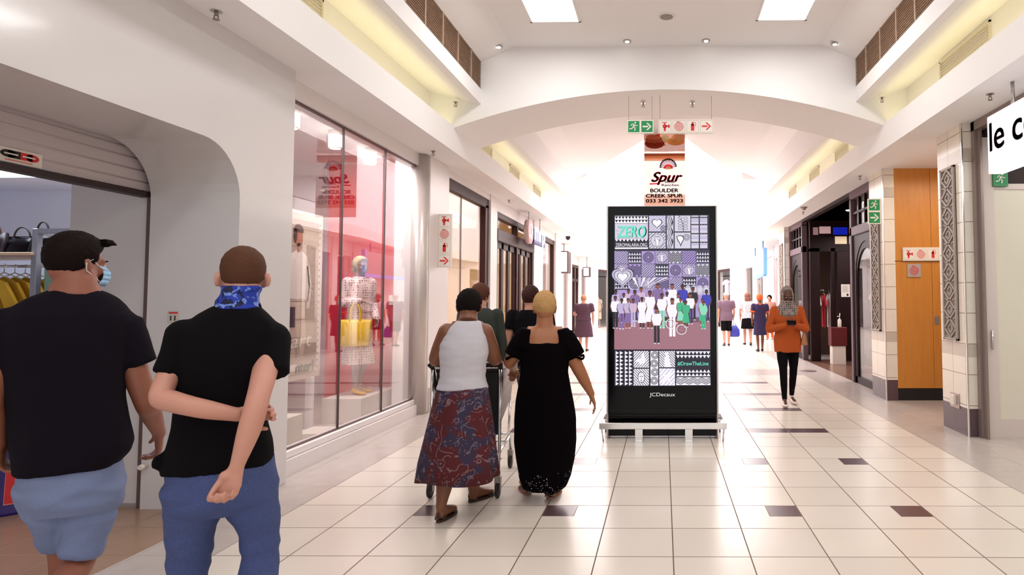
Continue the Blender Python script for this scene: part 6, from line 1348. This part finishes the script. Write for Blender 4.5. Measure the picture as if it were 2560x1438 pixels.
p = pt(1869, 800, 20.2); f = Fig('woman with long brown hair in white patterned blouse and black skirt on the far floor', p.x, 20.2, 1.68, 0, SKIN5, -.14, 1.1, .018)
f.torso('blouse', dots('patterned_blouse', (222, 214, 218), (150, 130, 140), 22, .32), sleeve=.2, wid=1.2, z0=.86); f.skirt('skirt', BLKT, .54, w0=.2, z1=.94); f.shoes(BLACKM)
f.hair(mat('hair_auburn', srgb(140, 92, 78), .6, spec=.12, bump=.8, bscale=80), thick=.024, front=.7, low=-.1, side=-.1)
mb = MB(); mb.loft([(f.L(0, -.04, 1.36), .07, .04), (f.L(0, -.045, 1.45), .10, .06), (f.L(0, -.04, 1.56), .10, .08)], 18); fuse(mb, .015, 'hair_length', MATS['hair_auburn'], f.t)
p = pt(1900, 800, 17.8); ORW = mat('orange_cloth', srgb(232, 96, 34), .8); f = Fig('woman in navy dress with orange head wrap and orange trimmed sleeves', p.x, 17.8, 1.60, 0, SKIN3, .10, 1.08, .017)
f.torso('dress_top', mat('navy_cloth_dress', srgb(44, 30, 70), .9), sleeve=.17, wid=1.12, z0=.85); f.skirt('dress_skirt', mat('navy_cloth_dress', srgb(44, 30, 70), .9), .50, w0=.19, z1=.98); f.shoes(BLACKM)
hair(f.H, f.R, f.k, f.t, ORW, .024, front=.9, low=-.03, side=.0, lump=.003, n=48, top=.02, name='head_wrap')
inv = f.t.matrix_basis.inverted(); 
for key in 'lr':
    S_, E, W = f.j[key]; mb = MB(); a = S_.lerp(E, .56); b_ = S_.lerp(E, .68); mb.tube([f.M.inverted() @ a, f.M.inverted() @ b_], .082, 14); mb.build('sleeve_trim', ORW, f.t)
mb = MB(); mb.lathe((0, -.01*f.k, 1.40*f.k), [(.085, 0), (.10, .0), (.07, .04), (.06, .04)], 22); mb.build('collar', ORW, f.t)
f = Fig('dark haired figure in tan top and orange trousers by the far shop windows', 3.83, 22.6, 1.62, 2.6, SKIN5, .05, 1.0, .02)
f.torso('top', mat('tan_cloth', srgb(176, 130, 110), .9), sleeve=.2); f.trousers('trousers', ORW); f.hair(HAIRK, thick=.02, front=.75)
# woman looking at her phone, walking towards the viewer
rz = math.pi; p = pt(1968, 800, 8.95)
f = Fig('woman in burnt orange sweater and grey headscarf looking down at a phone', p.x, 8.95, 1.66, rz, SKIN6, .13, 1.05, .009, headpitch=-.32, headyaw=.0,
        arms={'l': ((-.18, 0, 1.36), (-.27, .02, 1.09), (-.05, .24, 1.16)), 'r': ((.18, 0, 1.36), (.27, .02, 1.09), (.05, .24, 1.16)), 'lh': ((.75, .35, .25), (.3, -.6, .6)), 'rh': ((-.75, .35, .25), (-.3, -.6, .6))})
f.torso('sweater', mat('burnt_orange_knit', srgb(176, 78, 20), .9, bump=.3, bscale=90), z0=.76, long=True, wid=1.16, wr=.005, hem=1.02)
f.trousers('leggings', BLKT, r=(.095, .08, .056, .052, .036)); f.shoes(mat('sneaker_white', srgb(228, 216, 210), .6), 'sneaker')
SCF = dots('scarf_grey_pattern', (140, 126, 120), (58, 50, 52), 34, .36); k = f.k; mb = MB(); c0 = f.H; RR = f.R
for i in range(1): pass
E_ = lambda P_, r_: mb.ell(c0+RR @ (Vector(P_)*k), tuple(x*k for x in r_), RR, n=20, k=14)
E_((0, -.040, .035), (.090, .094, .108)); E_((0, -.03, -.04), (.082, .095, .10)); 
for sg in (-1, 1): E_((sg*.072, .018, -.02), (.022, .055, .09))
E_((0, .03, -.135), (.06, .055, .03)); E_((0, .03, .112), (.055, .04, .022))
mb.loft([(f.L(0, .05, 1.22), .06*k, .06*k, rz), (f.L(0, .03, 1.30), .15*k, .12*k, rz), (f.L(0, .01, 1.38), .17*k, .12*k, rz), (f.L(0, .01, 1.44), .12*k, .11*k, rz), (f.L(0, .03, 1.50), .09*k, .10*k, rz)], 24)
fuse(mb, .008, 'headscarf', SCF, f.t, 3, .004, (14, 14, 8), 8); face_bits(f.H, f.R, f.k, f.t, HAIRK, SKIN6)
ph = thing('mobile_phone', 'dark mobile phone held in both hands of the woman in orange', 'phone', f.L(0, .315, 1.195), rz); ph.rotation_euler = (math.radians(35), 0, rz)
mb = MB(); mb.box(-.062, -.004, -.034, .062, .004, .034, b=.003, m=0); mb.box(-.056, -.005, -.029, .056, -.0045, .029, m=1); mb.build('case', [BLACKG, mat('phone_screen', (.05, .05, .06), .1)], ph)
hb = bag('small tan shoulder bag hanging at the hip of the woman in orange', f.L(-.235, .03, 0).x, f.L(-.235, .03, 0).y, .84, .16, .17, .08, mat('bag_tan', srgb(170, 116, 76), .5), mat('bag_tan', srgb(170, 116, 76), .5), rz=math.radians(70))
mb = MB(); iv = hb.matrix_basis.inverted(); mb.tube([(.05, 0, .15), (.0, .03, .35), (-.02, .05, .52)], .006, 8); mb.build('strap', MATS['bag_tan'], hb)
# ------------------------------------------------------------------ shop window mannequins
p = pt(893, 1000, 8.05); rz = math.radians(-118)
MSK = mat('mannequin_taupe', srgb(150, 122, 116), .35); f = Fig('shop mannequin in dotted midi dress carrying a yellow bag on a white plinth', p.x, 8.05, 1.76, rz, MSK, .07, .92, .010, obj='mannequin', cat='mannequin', z=.30,
        arms={'r': ((.16, 0, 1.37), (.20, -.04, 1.12), (.12, .20, 1.14)), 'rh': ((-.3, 1, 0), (-.3, 0, -1)), 'l': ((-.16, 0, 1.37), (-.23, -.06, 1.13), (-.17, .10, .93))})
DOTD = dots('dotted_dress_cloth', (226, 200, 196), (140, 70, 80), 32, .34)
f.torso('dress_top', DOTD, long=True, z0=1.0, wid=1.05); f.skirt('dress_skirt', DOTD, .36, w0=.21, w1=.13, d0=.17, d1=.105, z1=1.04); f.shoes(mat('shoe_yellow', srgb(226, 168, 40), .4))
HB = mat('wig_blond', srgb(206, 182, 140), .5, bump=.8, bscale=120); f.hair(HB, thick=.014, front=.75, low=-.05, side=-.02)
mb = MB(); mb.ell(f.M.inverted() @ (f.H+f.R @ Vector((0, -.125, -.045))), (.036, .036, .036)); mb.build('hair_bun', HB, f.t)
W = f.j['r'][2]; E2 = f.j['r'][1]; bp = W.lerp(E2, .35)
yb = MATS.get('x') or mat('yellow_leather', srgb(232, 190, 16), .4)
t = thing('handbag', 'large bright yellow tote bag hanging from the arm of the dotted dress mannequin', 'bag', (bp.x+.03, bp.y-.02, bp.z-.56), math.radians(14))
mb = MB(); mb.loft([((0, 0, 0), .155, .065), ((0, 0, .02), .165, .075), ((0, 0, .30), .19, .05), ((0, 0, .335), .195, .03)], 28, e=7); mb.build('bag_body', yb, t)
for sg in (-1, 1): mb = MB(); mb.tube(crom([(-.06, sg*.04, .31), (-.05, sg*.03, .46), (0, sg*.012, .56), (.05, sg*.03, .46), (.06, sg*.04, .31)], 5), (.008), 8); mb.build('handle', yb, t)
for k_, (x, y, lab, m_) in enumerate(((-3.15, 32.0, 'far mannequin in cream dress in the shop window left of the kiosk', CC('farcream', 230, 214, 180)), (-3.45, 31.2, 'far dark haired mannequin in pink top beside the cream dressed one', CC('farpink', 214, 150, 150)))):
    f = Fig(lab, x-.35, y+1.6, 1.75, 2.6, SKIN5, .05, 1, .03, obj='mannequin', cat='mannequin', z=.0); f.torso('top', m_, wid=1.2); f.skirt('skirt', m_, .4, w0=.2); f.hair(HAIRB, thick=.02)
